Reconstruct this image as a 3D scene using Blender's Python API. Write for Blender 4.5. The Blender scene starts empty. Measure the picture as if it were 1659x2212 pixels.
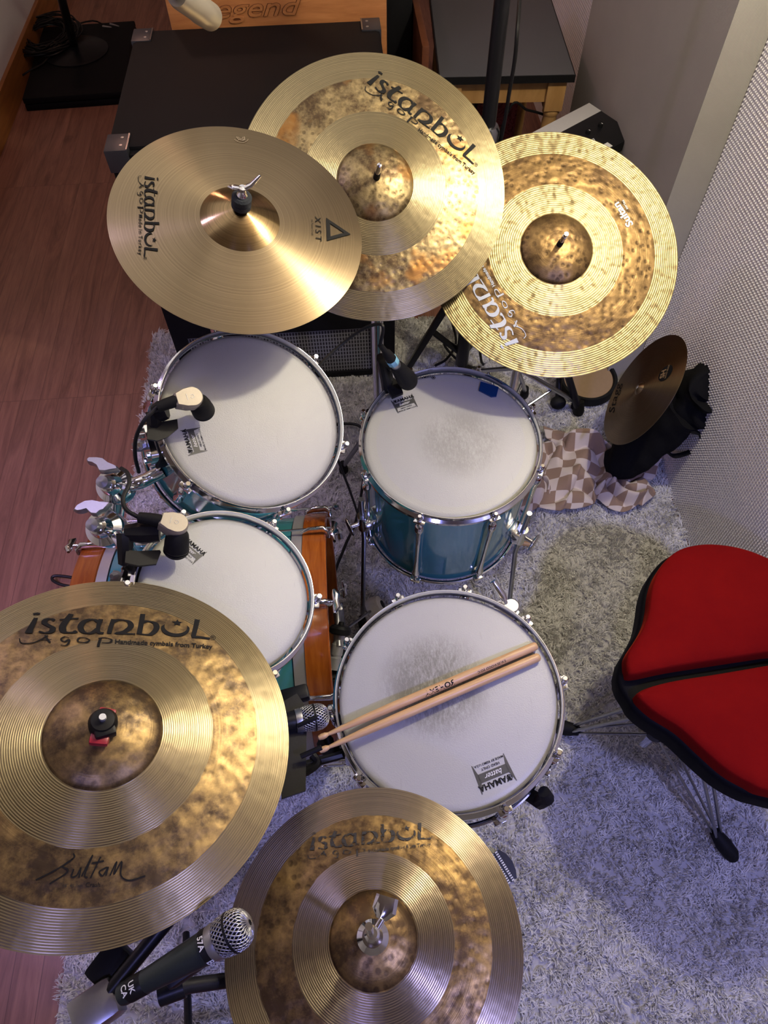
import bpy, bmesh, math, random
import numpy as np
from mathutils import Vector, Matrix, Quaternion
random.seed(7); rng = np.random.default_rng(7)
scene = bpy.context.scene
COL = scene.collection
PI = math.pi

# ------------------------------------------------------------------ camera
FPX = 1538.0; PPX, PPY = 829.5, 1106.0
def _n(v): v = np.array(v, float); return v/np.linalg.norm(v)
_dn = _n([20.5, 994.0, FPX])
_Y = np.array([-209.5, -2376.0, FPX]); _Y = _n(_Y-_dn*(_Y@_dn))
_Z = -_dn; _X = np.cross(_Y, _Z)
RW = np.array([_X, _Y, _Z])
CAM = np.array([0.0, 0.0, 1.85])
cam_d = bpy.data.cameras.new('camera'); cam = bpy.data.objects.new('camera', cam_d); COL.objects.link(cam)
cam_d.sensor_fit = 'VERTICAL'; cam_d.sensor_height = 36.0; cam_d.sensor_width = 27.0
cam_d.lens = FPX/2212*36.0; cam_d.clip_start = 0.02
_cx, _cy, _cz = RW@np.array([1, 0, 0.]), RW@np.array([0, -1, 0.]), RW@np.array([0, 0, -1.])
M4 = Matrix(((_cx[0], _cy[0], _cz[0], CAM[0]), (_cx[1], _cy[1], _cz[1], CAM[1]), (_cx[2], _cy[2], _cz[2], CAM[2]), (0, 0, 0, 1)))
cam.matrix_world = M4
scene.camera = cam
def ray(px, py): return RW@np.array([px-PPX, py-PPY, FPX])
def at(px, py, z):
    d = ray(px, py); return Vector(CAM+d*((z-CAM[2])/d[2]))
def atx(px, py, x):
    d = ray(px, py); return Vector(CAM+d*(x/d[0]))
def aty(px, py, y):
    d = ray(px, py); return Vector(CAM+d*(y/d[1]))

# ------------------------------------------------------------------ light
scene.view_settings.view_transform = 'Standard'; scene.view_settings.look = 'None'
scene.view_settings.exposure = 0.0; scene.view_settings.gamma = 1.0
scene.view_settings.use_curve_mapping = False
w = bpy.data.worlds.new('world'); scene.world = w; w.use_nodes = True
w.node_tree.nodes['Background'].inputs[0].default_value = (0.5, 0.47, 0.52, 1)
w.node_tree.nodes['Background'].inputs[1].default_value = 0.15
def lamp(name, kind, loc, power, color, size, target=None, angle=None, blend=0.3):
    l = bpy.data.lights.new(name, kind); o = bpy.data.objects.new(name, l); COL.objects.link(o)
    o.location = loc; l.energy = power; l.color = color
    if kind == 'AREA': l.size = size
    else: l.shadow_soft_size = size
    if target is not None:
        o.rotation_euler = (Vector(target)-Vector(loc)).to_track_quat('-Z', 'Y').to_euler()
    if kind == 'SPOT': l.spot_size = angle; l.spot_blend = blend
    return o
lamp('warm_ceiling_spot', 'POINT', (0.82, 1.08, 2.04), 51, (1.0, 0.90, 0.66), 0.040)
lamp('blue_ceiling_spot', 'SPOT', (0.86, -0.50, 2.16), 88, (0.36, 0.38, 1.0), 0.05, target=(0.55, 0.40, 0.0), angle=math.radians(78), blend=0.7)
lamp('violet_floor_spot', 'SPOT', (-1.25, 0.4, 2.2), 115, (0.62, 0.44, 1.0), 0.05, target=(-1.15, 0.85, 0.0), angle=math.radians(62), blend=1.0)
lamp('blue_near_spot', 'SPOT', (-0.30, -0.75, 2.2), 20, (0.34, 0.34, 1.0), 0.05, target=(-0.1, 0.2, 0.0), angle=math.radians(85), blend=0.8)
lamp('violet_back_spot', 'POINT', (-0.95, 1.35, 2.20), 8, (0.62, 0.50, 1.0), 0.05)
lamp('pink_far_spot', 'POINT', (-0.9, 3.6, 2.2), 14, (1.0, 0.52, 0.36), 0.08)
lamp('ambient_fill', 'AREA', (-0.2, 1.6, 2.30), 6, (1.0, 0.93, 0.90), 1.6, target=(-0.2, 1.6, 0))  # soft ambient fill added under the ceiling, not a real fitting

# ------------------------------------------------------------------ materials
class NB:
    def __init__(s, name):
        m = bpy.data.materials.new(name); m.use_nodes = True; s.m = m; s.t = m.node_tree; s.N = s.t.nodes
        s.p = s.N['Principled BSDF']; s.out = s.N['Material Output']
    def n(s, typ, **k):
        x = s.N.new(typ)
        for a, b in k.items(): setattr(x, a, b)
        return x
    def set(s, sock, v):
        if isinstance(v, bpy.types.NodeSocket): s.t.links.new(v, sock)
        elif isinstance(v, (tuple, list)) and sock.type == 'RGBA' and len(v) == 3: sock.default_value = (*v, 1)
        else: sock.default_value = v
    def math(s, op, a, b=0.0, c=None, clamp=False):
        x = s.n('ShaderNodeMath', operation=op, use_clamp=clamp); s.set(x.inputs[0], a); s.set(x.inputs[1], b)
        if c is not None: s.set(x.inputs[2], c)
        return x.outputs[0]
    def co(s, kind='Object'): return s.n('ShaderNodeTexCoord').outputs[kind]
    def map(s, v, scale=(1, 1, 1), loc=(0, 0, 0), rot=(0, 0, 0)):
        x = s.n('ShaderNodeMapping'); s.set(x.inputs[0], v); x.inputs['Scale'].default_value = scale
        x.inputs['Location'].default_value = loc; x.inputs['Rotation'].default_value = rot; return x.outputs[0]
    def noise(s, v, scale, detail=3, rough=0.5, out=0, dist=0.0):
        x = s.n('ShaderNodeTexNoise'); s.set(x.inputs['Vector'], v); x.inputs['Scale'].default_value = scale
        x.inputs['Detail'].default_value = detail; x.inputs['Roughness'].default_value = rough; x.inputs['Distortion'].default_value = dist
        return x.outputs[out]
    def voro(s, v, scale, feature='F1', out='Distance', rnd=1.0):
        x = s.n('ShaderNodeTexVoronoi', feature=feature); s.set(x.inputs['Vector'], v); x.inputs['Scale'].default_value = scale
        x.inputs['Randomness'].default_value = rnd
        return x.outputs[out]
    def ramp(s, f, stops, interp='LINEAR'):
        x = s.n('ShaderNodeValToRGB'); s.set(x.inputs[0], f); x.color_ramp.interpolation = interp
        e = x.color_ramp.elements
        while len(e) < len(stops): e.new(0.5)
        for i, (p, c) in enumerate(stops):
            e[i].position = p; e[i].color = (*c, 1) if isinstance(c, (tuple, list)) else (c, c, c, 1)
        return x.outputs[0]
    def mix(s, f, a, b, mode='MIX'):
        x = s.n('ShaderNodeMix', data_type='RGBA', blend_type=mode); s.set(x.inputs[0], f); s.set(x.inputs[6], a); s.set(x.inputs[7], b); return x.outputs[2]
    def mixf(s, f, a, b):
        x = s.n('ShaderNodeMix', data_type='FLOAT'); s.set(x.inputs[0], f); s.set(x.inputs[2], a); s.set(x.inputs[3], b); return x.outputs[0]
    def bump(s, h, strength=0.3, dist=0.002, normal=None):
        x = s.n('ShaderNodeBump'); s.set(x.inputs['Height'], h); x.inputs['Strength'].default_value = strength
        x.inputs['Distance'].default_value = dist
        if normal is not None: s.set(x.inputs['Normal'], normal)
        s.set(s.p.inputs['Normal'], x.outputs[0]); return x.outputs[0]
    def P(s, **k):
        for a, b in k.items(): s.set(s.p.inputs[a.replace('_', ' ')], b)
        return s.m
def simple(name, col, rough=0.5, metal=0.0, nscale=None, var=0.15, bump=0.0, bdist=0.001, **k):
    b = NB(name); c = col
    if nscale:
        f = b.noise(b.co(), nscale, 4, 0.6)
        c = b.mix(f, tuple(x*(1-var) for x in col), tuple(min(1, x*(1+var)) for x in col))
        if bump: b.bump(f, bump, bdist)
    b.P(Base_Color=c, Roughness=rough, Metallic=metal, **k); return b.m
M = {}
M['chrome'] = simple('chrome', (0.78, 0.79, 0.82), 0.10, 1.0, 40, 0.03)
M['dull_chrome'] = simple('dull_chrome', (0.34, 0.35, 0.38), 0.26, 1.0, 60, 0.1)
M['black'] = simple('black_plastic', (0.007, 0.007, 0.008), 0.42, 0, 90, 0.3, 0.15, Specular_IOR_Level=0.25)
M['rubber'] = simple('black_rubber', (0.007, 0.007, 0.0075), 0.65, 0, 200, 0.3, 0.3, Specular_IOR_Level=0.2)
M['black_metal'] = simple('black_powder_coat', (0.008, 0.008, 0.010), 0.35, 0.0, 300, 0.3, 0.1, Specular_IOR_Level=0.3)
M['cable'] = simple('cable_jacket', (0.006, 0.006, 0.007), 0.45, 0, 100, 0.2, Specular_IOR_Level=0.3)
M['teal'] = simple('teal_lacquer', (0.055, 0.265, 0.30), 0.12, 0.1, 6, 0.12, Coat_Weight=0.8, Coat_Roughness=0.05)
M['champagne'] = simple('champagne_metal', (0.36, 0.32, 0.27), 0.45, 0.6, 400, 0.08)
M['gunmetal'] = simple('green_grey_enamel', (0.035, 0.045, 0.045), 0.32, 0.5, 300, 0.1)
M['silver'] = simple('brushed_silver', (0.42, 0.42, 0.44), 0.34, 0.9, 200, 0.08)
M['felt'] = simple('dark_felt', (0.025, 0.03, 0.04), 0.95, 0, 500, 0.6, 0.8, 0.0015)
M['white_felt'] = simple('white_felt', (0.55, 0.53, 0.47), 0.95, 0, 400, 0.2, 0.5, 0.001)
M['ink'] = simple('black_ink', (0.008, 0.008, 0.009), 0.6, 0, 300, 0.2, Specular_IOR_Level=0.15)
M['grey_ink'] = simple('pale_grey_ink', (0.52, 0.56, 0.60), 0.4, 0, 200, 0.12)
M['white_ink'] = simple('white_ink', (0.75, 0.75, 0.74), 0.5, 0, 200, 0.05)
M['red_plastic'] = simple('red_plastic', (0.30, 0.015, 0.03), 0.35, 0, 100, 0.1)
M['blue_gel'] = simple('blue_gel', (0.004, 0.035, 0.13), 0.12, 0, 20, 0.1, Coat_Weight=0.5)
M['blue_tape'] = simple('light_blue_tape', (0.22, 0.50, 0.62), 0.45, 0, 100, 0.05)
M['tolex'] = simple('black_tolex', (0.0045, 0.0045, 0.006), 0.6, 0, 900, 0.4, 0.5, 0.0008, Specular_IOR_Level=0.15)
M['grey_top'] = simple('grey_laminate', (0.075, 0.075, 0.085), 0.45, 0, 500, 0.15)
M['pine'] = simple('pine_wood', (0.42, 0.23, 0.085), 0.4, 0, 8, 0.2)
M['velvet'] = None

def wood(name, dark, light, scale=(1, 14, 14), rough=0.4, gr=6.0, **k):
    b = NB(name); v = b.map(b.co(), scale)
    f = b.noise(v, gr, 6, 0.6, dist=0.6)
    c = b.mix(b.ramp(f, [(0.3, 0.0), (0.7, 1.0)]), dark, light)
    b.bump(f, 0.08, 0.001); b.P(Base_Color=c, Roughness=rough, **k); return b.m
M['orange_wood'] = wood('orange_lacquered_wood', (0.22, 0.045, 0.006), (0.40, 0.115, 0.014), (2, 2, 20), 0.22, 5, Coat_Weight=0.6, Coat_Roughness=0.08)
M['dark_wood'] = wood('dark_red_wood', (0.09, 0.028, 0.013), (0.15, 0.05, 0.02), (3, 3, 12), 0.35, 5)
M['stick_wood'] = wood('maple_stick', (0.44, 0.26, 0.115), (0.58, 0.37, 0.185), (60, 60, 5), 0.38, 3)
M['amp_wood'] = wood('orange_amp_wood', (0.33, 0.12, 0.04), (0.47, 0.20, 0.07), (2, 9, 18), 0.35, 4)
M['trim_wood'] = wood('skirting_wood', (0.20, 0.075, 0.018), (0.34, 0.14, 0.035), (18, 1.2, 18), 0.35, 3)
M['table_wood'] = wood('yellow_pine', (0.36, 0.19, 0.06), (0.50, 0.29, 0.11), (6, 6, 2), 0.35, 4)

# ------------------------------------------------------------------ mesh builder
class MB:
    def __init__(s): s.v = []; s.f = []
    def add(s, vs, fs):
        o = len(s.v); s.v += [Vector(v) for v in vs]; s.f += [tuple(i+o for i in f) for f in fs]; return s
    def box(s, lo, hi, mtx=None, bev=0.0):
        bm = bmesh.new(); bmesh.ops.create_cube(bm, size=1.0)
        lo = Vector(lo); hi = Vector(hi)
        for v in bm.verts: v.co = Vector([(lo[i]+hi[i])/2+v.co[i]*(hi[i]-lo[i]) for i in range(3)])
        if bev: bmesh.ops.bevel(bm, geom=list(bm.edges), offset=bev, segments=2, profile=0.6, affect='EDGES')
        vs = [(mtx@v.co if mtx else v.co.copy()) for v in bm.verts]; bm.verts.index_update()
        fs = [[v.index for v in f.verts] for f in bm.faces]; bm.free(); return s.add(vs, fs)
    def tube(s, pts, r, seg=12, cap=True, flat=1.0):
        pts = [Vector(p) for p in pts]; n = len(pts)
        rs = r if isinstance(r, (list, tuple)) else [r]*n
        tg = [(pts[min(i+1, n-1)]-pts[max(i-1, 0)]).normalized() for i in range(n)]
        a = Vector((0, 0, 1)) if abs(tg[0].z) < 0.9 else Vector((1, 0, 0))
        u = tg[0].cross(a).normalized(); vs = []; fs = []
        for i in range(n):
            u = (u-tg[i]*u.dot(tg[i])).normalized(); w_ = tg[i].cross(u)
            for k in range(seg):
                t = 2*PI*k/seg; vs.append(pts[i]+(u*math.cos(t)+w_*math.sin(t)*flat)*rs[i])
        for i in range(n-1):
            for k in range(seg):
                k2 = (k+1) % seg; fs.append((i*seg+k, i*seg+k2, (i+1)*seg+k2, (i+1)*seg+k))
        if cap: fs.append(tuple(reversed(range(seg)))); fs.append(tuple((n-1)*seg+k for k in range(seg)))
        return s.add(vs, fs)
    def lathe(s, prof, seg=64, mtx=None, closed=False):
        vs = []; fs = []; n = len(prof)
        for (r, z) in prof:
            for k in range(seg):
                t = 2*PI*k/seg; p = Vector((r*math.cos(t), r*math.sin(t), z)); vs.append(mtx@p if mtx else p)
        m = n if closed else n-1
        for i in range(m):
            j = (i+1) % n
            for k in range(seg):
                k2 = (k+1) % seg; fs.append((i*seg+k, i*seg+k2, j*seg+k2, j*seg+k))
        if not closed:
            if prof[0][0] < 1e-3: pass
            else: fs.append(tuple(reversed(range(seg))))
            if prof[-1][0] >= 1e-3: fs.append(tuple((n-1)*seg+k for k in range(seg)))
        return s.add(vs, fs)
    def prism(s, poly, z0, z1, mtx=None, z0f=None):
        n = len(poly); vs = [Vector((p[0], p[1], z0)) for p in poly]+[Vector((p[0], p[1], z1)) for p in poly]
        if mtx: vs = [mtx@v for v in vs]
        fs = [tuple(reversed(range(n))), tuple(range(n, 2*n))]+[(i, (i+1) % n, n+(i+1) % n, n+i) for i in range(n)]
        return s.add(vs, fs)
    def ball(s, c, r, sc=(1, 1, 1), seg=20, rings=12, mtx=None):
        prof = [(max(1e-5, math.sin(PI*i/rings)), -math.cos(PI*i/rings)) for i in range(rings+1)]
        T = (mtx or Matrix.Identity(4))@Matrix.Translation(Vector(c))@Matrix.Diagonal((r*sc[0], r*sc[1], r*sc[2], 1))
        return s.lathe(prof, seg, T)
def frame(origin, zaxis, xhint=(1, 0, 0)):
    z = Vector(zaxis).normalized(); x = Vector(xhint); x = (x-z*x.dot(z))
    if x.length < 1e-4: x = Vector((0, 1, 0))-z*z.y
    x.normalize(); y = z.cross(x)
    m = Matrix((x, y, z)).transposed().to_4x4(); m.translation = Vector(origin); return m
ROOT = {}
def part(name, mb, mat, root=None, world=False, angle=35, smooth=True, label=None, kind=None):
    me = bpy.data.meshes.new(name); vs = mb.v
    if root is not None and world:
        inv = ROOT[root.name].inverted(); vs = [inv@v for v in vs]
    me.from_pydata([tuple(v) for v in vs], [], mb.f); me.validate(); me.update()
    o = bpy.data.objects.new(name, me); COL.objects.link(o)
    if mat is not None: me.materials.append(mat)
    if smooth:
        me.shade_smooth(); me.set_sharp_from_angle(angle=math.radians(angle))
    if root is not None: o.parent = root; ROOT[o.name] = ROOT[root.name]
    if label: o['label'] = label
    if kind: o['kind'] = kind
    return o
def thing(name, label, cat, loc=(0, 0, 0), mtx=None, group=None):
    o = bpy.data.objects.new(name, None); COL.objects.link(o); o.empty_display_size = 0.05
    m = mtx if mtx is not None else Matrix.Translation(Vector(loc))
    o.matrix_world = m; ROOT[o.name] = m.copy(); o['label'] = label; o['category'] = cat
    if group: o['group'] = group
    return o
def single(name, mb, mat, label, cat, loc, group=None, angle=35):
    loc = Vector(loc); m2 = MB(); m2.f = mb.f; m2.v = [v-loc for v in mb.v]
    o = part(name, m2, mat, angle=angle); o.location = loc; o['label'] = label; o['category'] = cat
    ROOT[o.name] = Matrix.Translation(loc)
    if group: o['group'] = group
    return o
def struct(name, mb, mat, smooth=False):
    o = part(name, mb, mat, smooth=smooth); o['kind'] = 'structure'; return o
def spline(pts, n=8):
    pts = [Vector(p) for p in pts]; P = [pts[0]*2-pts[1]]+pts+[pts[-1]*2-pts[-2]]; out = []
    for i in range(1, len(P)-2):
        a, b, c, d = P[i-1:i+3]
        for k in range(n):
            t = k/n; out.append(0.5*((2*b)+(c-a)*t+(2*a-5*b+4*c-d)*t*t+(3*b-a-3*c+d)*t**3))
    out.append(pts[-1]); return out

# ------------------------------------------------------------------ lettering
def text2d(s, size=1.0, bold=0.0, shear=0.0, spacing=1.0):
    cu = bpy.data.curves.new('t', 'FONT'); cu.body = s; cu.size = size; cu.offset = bold*size; cu.shear = shear
    cu.space_character = spacing; cu.resolution_u = 3
    ob = bpy.data.objects.new('t', cu); me = bpy.data.meshes.new_from_object(ob)
    vs = [(v.co.x, v.co.y) for v in me.vertices]; fs = [tuple(p.vertices) for p in me.polygons]
    bpy.data.objects.remove(ob); bpy.data.curves.remove(cu); bpy.data.meshes.remove(me); return vs, fs
def ribbon(pts, wfun, n=7):
    sp = spline([Vector((p[0], p[1], 0)) for p in pts], n); N_ = len(sp); vs = []; fs = []
    for i, p in enumerate(sp):
        t = (sp[min(i+1, N_-1)]-sp[max(i-1, 0)]).normalized(); nn = Vector((-t.y, t.x, 0))
        w_ = wfun(i/(N_-1), t)/2; vs += [(p.x+nn.x*w_, p.y+nn.y*w_), (p.x-nn.x*w_, p.y-nn.y*w_)]
    for i in range(N_-1): fs.append((2*i, 2*i+1, 2*i+3, 2*i+2))
    return vs, fs
def pen(wmax, wmin, ang=80):
    a = math.radians(ang); d = Vector((math.cos(a), math.sin(a), 0))
    return lambda s, t: (wmin+(wmax-wmin)*abs(t.dot(d)))*(0.75+0.25*math.sin(PI*min(1, max(0, s))))
def merge(lst):
    V = []; F = []
    for (vs, fs) in lst:
        o = len(V); V += vs; F += [tuple(i+o for i in f) for f in fs]
    return V, F
def shift(vf, dx=0, dy=0, sc=1.0): return [(x*sc+dx, y*sc+dy) for x, y in vf[0]], vf[1]
def star(cx, cy, r):
    pts = [(cx+(r if k % 2 == 0 else r*0.4)*math.sin(PI*k/5), cy+(r if k % 2 == 0 else r*0.4)*math.cos(PI*k/5)) for k in range(10)]
    return [(cx, cy)]+pts, [(0, 1+k, 1+(k+1) % 10) for k in range(10)]
def logo_istanbul():
    w1 = pen(0.30, 0.10, 85); w2 = pen(0.26, 0.09, 80); G = []
    G.append(ribbon([(0.22, 1.40), (0.33, 1.46), (0.48, 1.44)], lambda s, t: 0.16))
    G.append(ribbon([(0.36, 1.14), (0.28, 0.6), (0.20, 0.02)], lambda s, t: 0.17+0.12*s))
    G.append(ribbon([(1.12, 0.93), (0.98, 1.06), (0.78, 1.0), (0.74, 0.78), (0.92, 0.58), (1.12, 0.38), (1.08, 0.12), (0.85, 0.03), (0.60, 0.14)], w2))
    G.append(ribbon([(1.75, 1.45), (1.60, 0.95), (1.50, 0.45), (1.62, 0.10), (1.95, 0.06), (2.1, 0.16)], w1))
    G.append(ribbon([(1.32, 1.0), (1.6, 1.06), (2.08, 1.12)], lambda s, t: 0.10))
    G.append(ribbon([(2.92, 0.86), (2.70, 1.06), (2.36, 0.92), (2.22, 0.50), (2.38, 0.10), (2.70, 0.04), (2.94, 0.40)], w2))
    G.append(ribbon([(3.00, 1.1), (2.94, 0.6), (2.98, 0.12), (3.20, 0.04)], lambda s, t: 0.20-0.05*s))
    G.append(ribbon([(3.52, 1.12), (3.46, 0.6), (3.42, 0.02)], lambda s, t: 0.20))
    G.append(ribbon([(3.44, 0.80), (3.72, 1.08), (4.14, 1.0), (4.28, 0.62), (4.06, 0.22), (3.74, 0.05), (4.10, 0.05), (4.50, 0.05)], w2))
    G.append(ribbon([(4.72, 1.62), (4.70, 0.9), (4.66, 0.05)], lambda s, t: 0.22))
    G.append(ribbon([(4.72, 0.92), (4.96, 1.08), (5.30, 0.92), (5.36, 0.50), (5.14, 0.08), (4.72, 0.06)], w2))
    pts = []; n = 18
    for k in range(n+1):
        a = PI*0.93+(PI*1.14)*k/n; pts.append((6.18+0.62*math.cos(a), 0.62+0.62*math.sin(a)))
    for k in range(n+1):
        a = PI*2.12-(PI*1.22)*k/n; pts.append((6.20+0.50*math.cos(a), 0.76+0.52*math.sin(a)))
    m_ = 2*(n+1); G.append((pts, [(k, k+1, m_-2-k, m_-1-k) for k in range(n)]))
    G.append(star(6.24, 1.08, 0.27))
    G.append(ribbon([(7.12, 1.45), (7.06, 0.8), (6.98, 0.10)], lambda s, t: 0.24-0.04*s))
    G.append(ribbon([(6.92, 0.06), (7.3, 0.08), (7.72, 0.02)], lambda s, t: 0.15))
    G = [([(x, y*0.70) for x, y in v_], f_) for v_, f_ in G]
    G.append(shift(text2d('®', 0.34, 0.004), 7.72, -0.04))
    return merge(G)
def logo_agop():
    w_ = pen(0.10, 0.05, 70); G = []
    G.append(ribbon([(-0.25, 0.28), (-0.1, -0.05), (0.45, -0.02), (1.0, 0.5)], lambda s, t: 0.05+0.03*s))
    G.append(ribbon([(0.86, 0.52), (1.02, 0.2), (1.16, -0.02)], lambda s, t: 0.10)); G.append(ribbon([(0.66, 0.18), (1.2, 0.2)], lambda s, t: 0.05))
    G.append(ribbon([(1.98, 0.34), (1.76, 0.42), (1.62, 0.22), (1.8, 0.06), (1.98, 0.22), (2.0, 0.0), (1.9, -0.22), (1.66, -0.2)], w_))
    G.append(ribbon([(2.72, 0.38), (2.44, 0.36), (2.40, 0.10), (2.72, 0.02), (2.92, 0.2), (2.72, 0.38)], w_))
    G.append(ribbon([(3.42, 0.40), (3.38, 0.1), (3.36, -0.25)], lambda s, t: 0.13))
    G.append(ribbon([(3.30, 0.36), (3.6, 0.42), (3.92, 0.3), (3.86, 0.08), (3.5, 0.04)], w_))
    G = [([(x, y*0.78) for x, y in v_], f_) for v_, f_ in G]
    return merge(G)
def script_sultan():
    L = [[(-0.9, 0.0), (0.0, 0.45), (0.75, 0.95), (0.72, 1.2)], [(0.75, 0.95), (0.3, 0.6), (0.55, 0.45), (0.5, 0.25), (-0.2, -0.2)],
         [(0.85, 0.45), (0.8, 0.1), (1.05, 0.15), (1.2, 0.5), (1.18, 0.05)], [(1.3, 0.1), (1.7, 1.1), (1.45, 0.2), (1.6, 0.02)], [(1.75, 0.0), (2.1, 1.0)],
         [(1.7, 0.7), (2.3, 0.8)], [(2.5, 0.5), (2.15, 0.3), (2.35, 0.1), (2.55, 0.5), (2.5, 0.1)], [(2.7, 0.1), (2.95, 0.75), (2.9, 0.15), (3.2, 0.75), (3.25, 0.1), (3.7, -0.15), (4.5, 0.05)]]
    return merge([ribbon(l, lambda s, t: 0.075) for l in L])

# ------------------------------------------------------------------ the room
XL, XR, YB, YF, ZC = -1.552, 0.971, 5.7, -1.7, 2.36
def planks():
    b = NB('laminate_floor'); co = b.co(); v = b.map(co, rot=(0, 0, PI/2))
    br = b.n('ShaderNodeTexBrick'); br.offset = 0.37; br.offset_frequency = 1
    b.set(br.inputs['Vector'], v)
    for k, x in (('Scale', 1.0), ('Mortar Size', 0.0009), ('Mortar Smooth', 0.1), ('Bias', 0.0), ('Brick Width', 1.28), ('Row Height', 0.064)): br.inputs[k].default_value = x
    br.inputs['Color1'].default_value = (0.0, 0, 0, 1); br.inputs['Color2'].default_value = (1, 1, 1, 1); br.inputs['Mortar'].default_value = (0.5, 0.5, 0.5, 1)
    tone = b.n('ShaderNodeSeparateColor'); b.set(tone.inputs[0], br.outputs[0]); tone = tone.outputs[0]
    off = b.n('ShaderNodeCombineXYZ'); b.set(off.inputs[0], b.math('MULTIPLY', tone, 7.0)); b.set(off.inputs[1], b.math('MULTIPLY', tone, 3.0))
    vv = b.n('ShaderNodeVectorMath', operation='ADD'); b.set(vv.inputs[0], b.map(co, scale=(9, 0.9, 1))); b.set(vv.inputs[1], off.outputs[0]); vv = vv.outputs[0]
    g = b.noise(vv, 1.6, 9, 0.72, dist=1.6); g2 = b.noise(b.map(vv, scale=(4, 1, 1)), 6, 6, 0.75)
    c = b.mix(b.ramp(g, [(0.32, 0), (0.68, 1)]), (0.115, 0.048, 0.034), (0.32, 0.150, 0.100))
    c = b.mix(b.math('MULTIPLY', b.ramp(g2, [(0.48, 0), (0.66, 1)]), 0.5), c, (0.11, 0.045, 0.03))
    c = b.mix(b.math('MULTIPLY', tone, 0.22), c, (0.30, 0.15, 0.105))
    kn = b.voro(b.map(co, scale=(1, 0.5, 1)), 4.6); kn = b.ramp(b.math('ADD', kn, b.math('MULTIPLY', b.noise(co, 30, 3), 0.06)), [(0.075, 1.0), (0.17, 0.0)])
    c = b.mix(b.math('MULTIPLY', kn, 0.75), c, (0.06, 0.022, 0.014))
    seam = b.math('MULTIPLY', br.outputs[1], 0.6)
    c = b.mix(seam, c, (0.06, 0.025, 0.018))
    b.bump(b.math('SUBTRACT', g2, br.outputs[1]), 0.06, 0.001)
    b.P(Base_Color=c, Roughness=0.38, Specular_IOR_Level=0.4); return b.m
M['white_paint'] = simple('white_wall_paint', (0.62, 0.61, 0.62), 0.8, 0, 60, 0.03)
M['ceiling'] = simple('stained_ceiling_boards', (0.24, 0.20, 0.17), 0.9, 0, 20, 0.03)
M['fabric_wall'] = simple('white_nubby_fabric', (0.84, 0.82, 0.83), 0.9, 0, 30, 0.04)
M['pillar'] = None
b = NB('woven_beige_covering'); co = b.co()
wv = b.math('MULTIPLY', b.math('SINE', b.math('MULTIPLY', b.n('ShaderNodeSeparateXYZ').outputs[0], 1.0)), 1.0)
sp = b.n('ShaderNodeSeparateXYZ'); b.set(sp.inputs[0], co)
hx = b.math('SINE', b.math('MULTIPLY', b.math('ADD', sp.outputs[0], sp.outputs[1]), 2600)); hz = b.math('SINE', b.math('MULTIPLY', sp.outputs[2], 2100))
b.bump(b.math('ADD', b.math('MULTIPLY', hx, hz), b.noise(co, 500, 2)), 0.5, 0.0012)
b.P(Base_Color=b.mix(b.noise(co, 8, 3), (0.42, 0.40, 0.365), (0.48, 0.46, 0.42)), Roughness=0.9); M['pillar'] = b.m

struct('floor', MB().box((XL-.05, YF, -.05), (XR+.12, YB, 0)), planks())
struct('ceiling', MB().box((XL-.1, YF-.1, ZC), (XR+.15, YB+.1, ZC+.05)), M['ceiling'])
struct('wall_left', MB().box((XL-.12, YF, 0), (XL-.02, YB, ZC)), M['white_paint'])
M['muted_paint'] = simple('muted_grey_paint', (0.28, 0.27, 0.28), 0.85, 0, 40, 0.05)
struct('wall_far', MB().box((XL-.1, YB, 0), (XR+.15, YB+.1, ZC)), M['muted_paint'])
struct('wall_near', MB().box((XL-.1, YF-.1, 0), (XR+.15, YF, ZC)), M['muted_paint'])
# skirting: height from the photo's upper edge (75,0)-(0,210)
zb = atx(30, 126, XL).z
struct('baseboard_left', MB().box((XL-.02, YF, 0), (XL, YB, max(.05, zb)), bev=.003), M['trim_wood'])
# nubby wall covering, real relief
def nubby(name, y0, y1, z0, z1, pitch=.0085, pz=.0112):
    dy = pitch/5; ny = int((y1-y0)/dy); nz = int((z1-z0)/(pz/6))
    Yg, Zg = np.meshgrid(np.linspace(y0, y1, ny), np.linspace(z0, z1, nz))
    k = 2*np.pi/pitch; row = np.floor(Zg/pz)
    hgt = (.35+.65*np.abs(np.sin(k/2*(Yg+.0*row)))**.7)*np.abs(np.sin(np.pi/pz*Zg))**.6
    V = np.stack([XR-.0080*hgt, Yg, Zg], -1).reshape(-1, 3)
    i = np.arange(ny*nz).reshape(nz, ny); q = np.stack([i[:-1, :-1], i[1:, :-1], i[1:, 1:], i[:-1, 1:]], -1).reshape(-1, 4)
    me = bpy.data.meshes.new(name); me.vertices.add(len(V)); me.vertices.foreach_set('co', V.ravel().astype(np.float32))
    me.loops.add(q.size); me.loops.foreach_set('vertex_index', q.ravel().astype(np.int32)); me.polygons.add(len(q))
    me.polygons.foreach_set('loop_start', (np.arange(len(q))*4).astype(np.int32)); me.polygons.foreach_set('loop_total', np.full(len(q), 4, np.int32)); me.update(); me.shade_smooth()
    me.materials.append(M['fabric_wall']); o = bpy.data.objects.new(name, me); COL.objects.link(o); return o
o = nubby('wall_right', .35, 1.675, 0, 1.25); o['kind'] = 'structure'
o = nubby('wall_right', 2.60, 3.6, .2, 1.25); o['kind'] = 'structure'
bb = MB().box((XR+.004, YF, 0), (XR+.12, YB, ZC)); bb.box((XR, YF, 0), (XR+.004, .35, ZC)).box((XR, 3.6, 0), (XR+.004, YB, ZC)).box((XR, .35, 1.25), (XR+.004, 3.6, ZC))
struct('wall_right', bb, M['fabric_wall'])
struct('trim_1', MB().box((.870, 1.667, 0), (XR+.01, 2.625, ZC)), M['pillar'])

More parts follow.
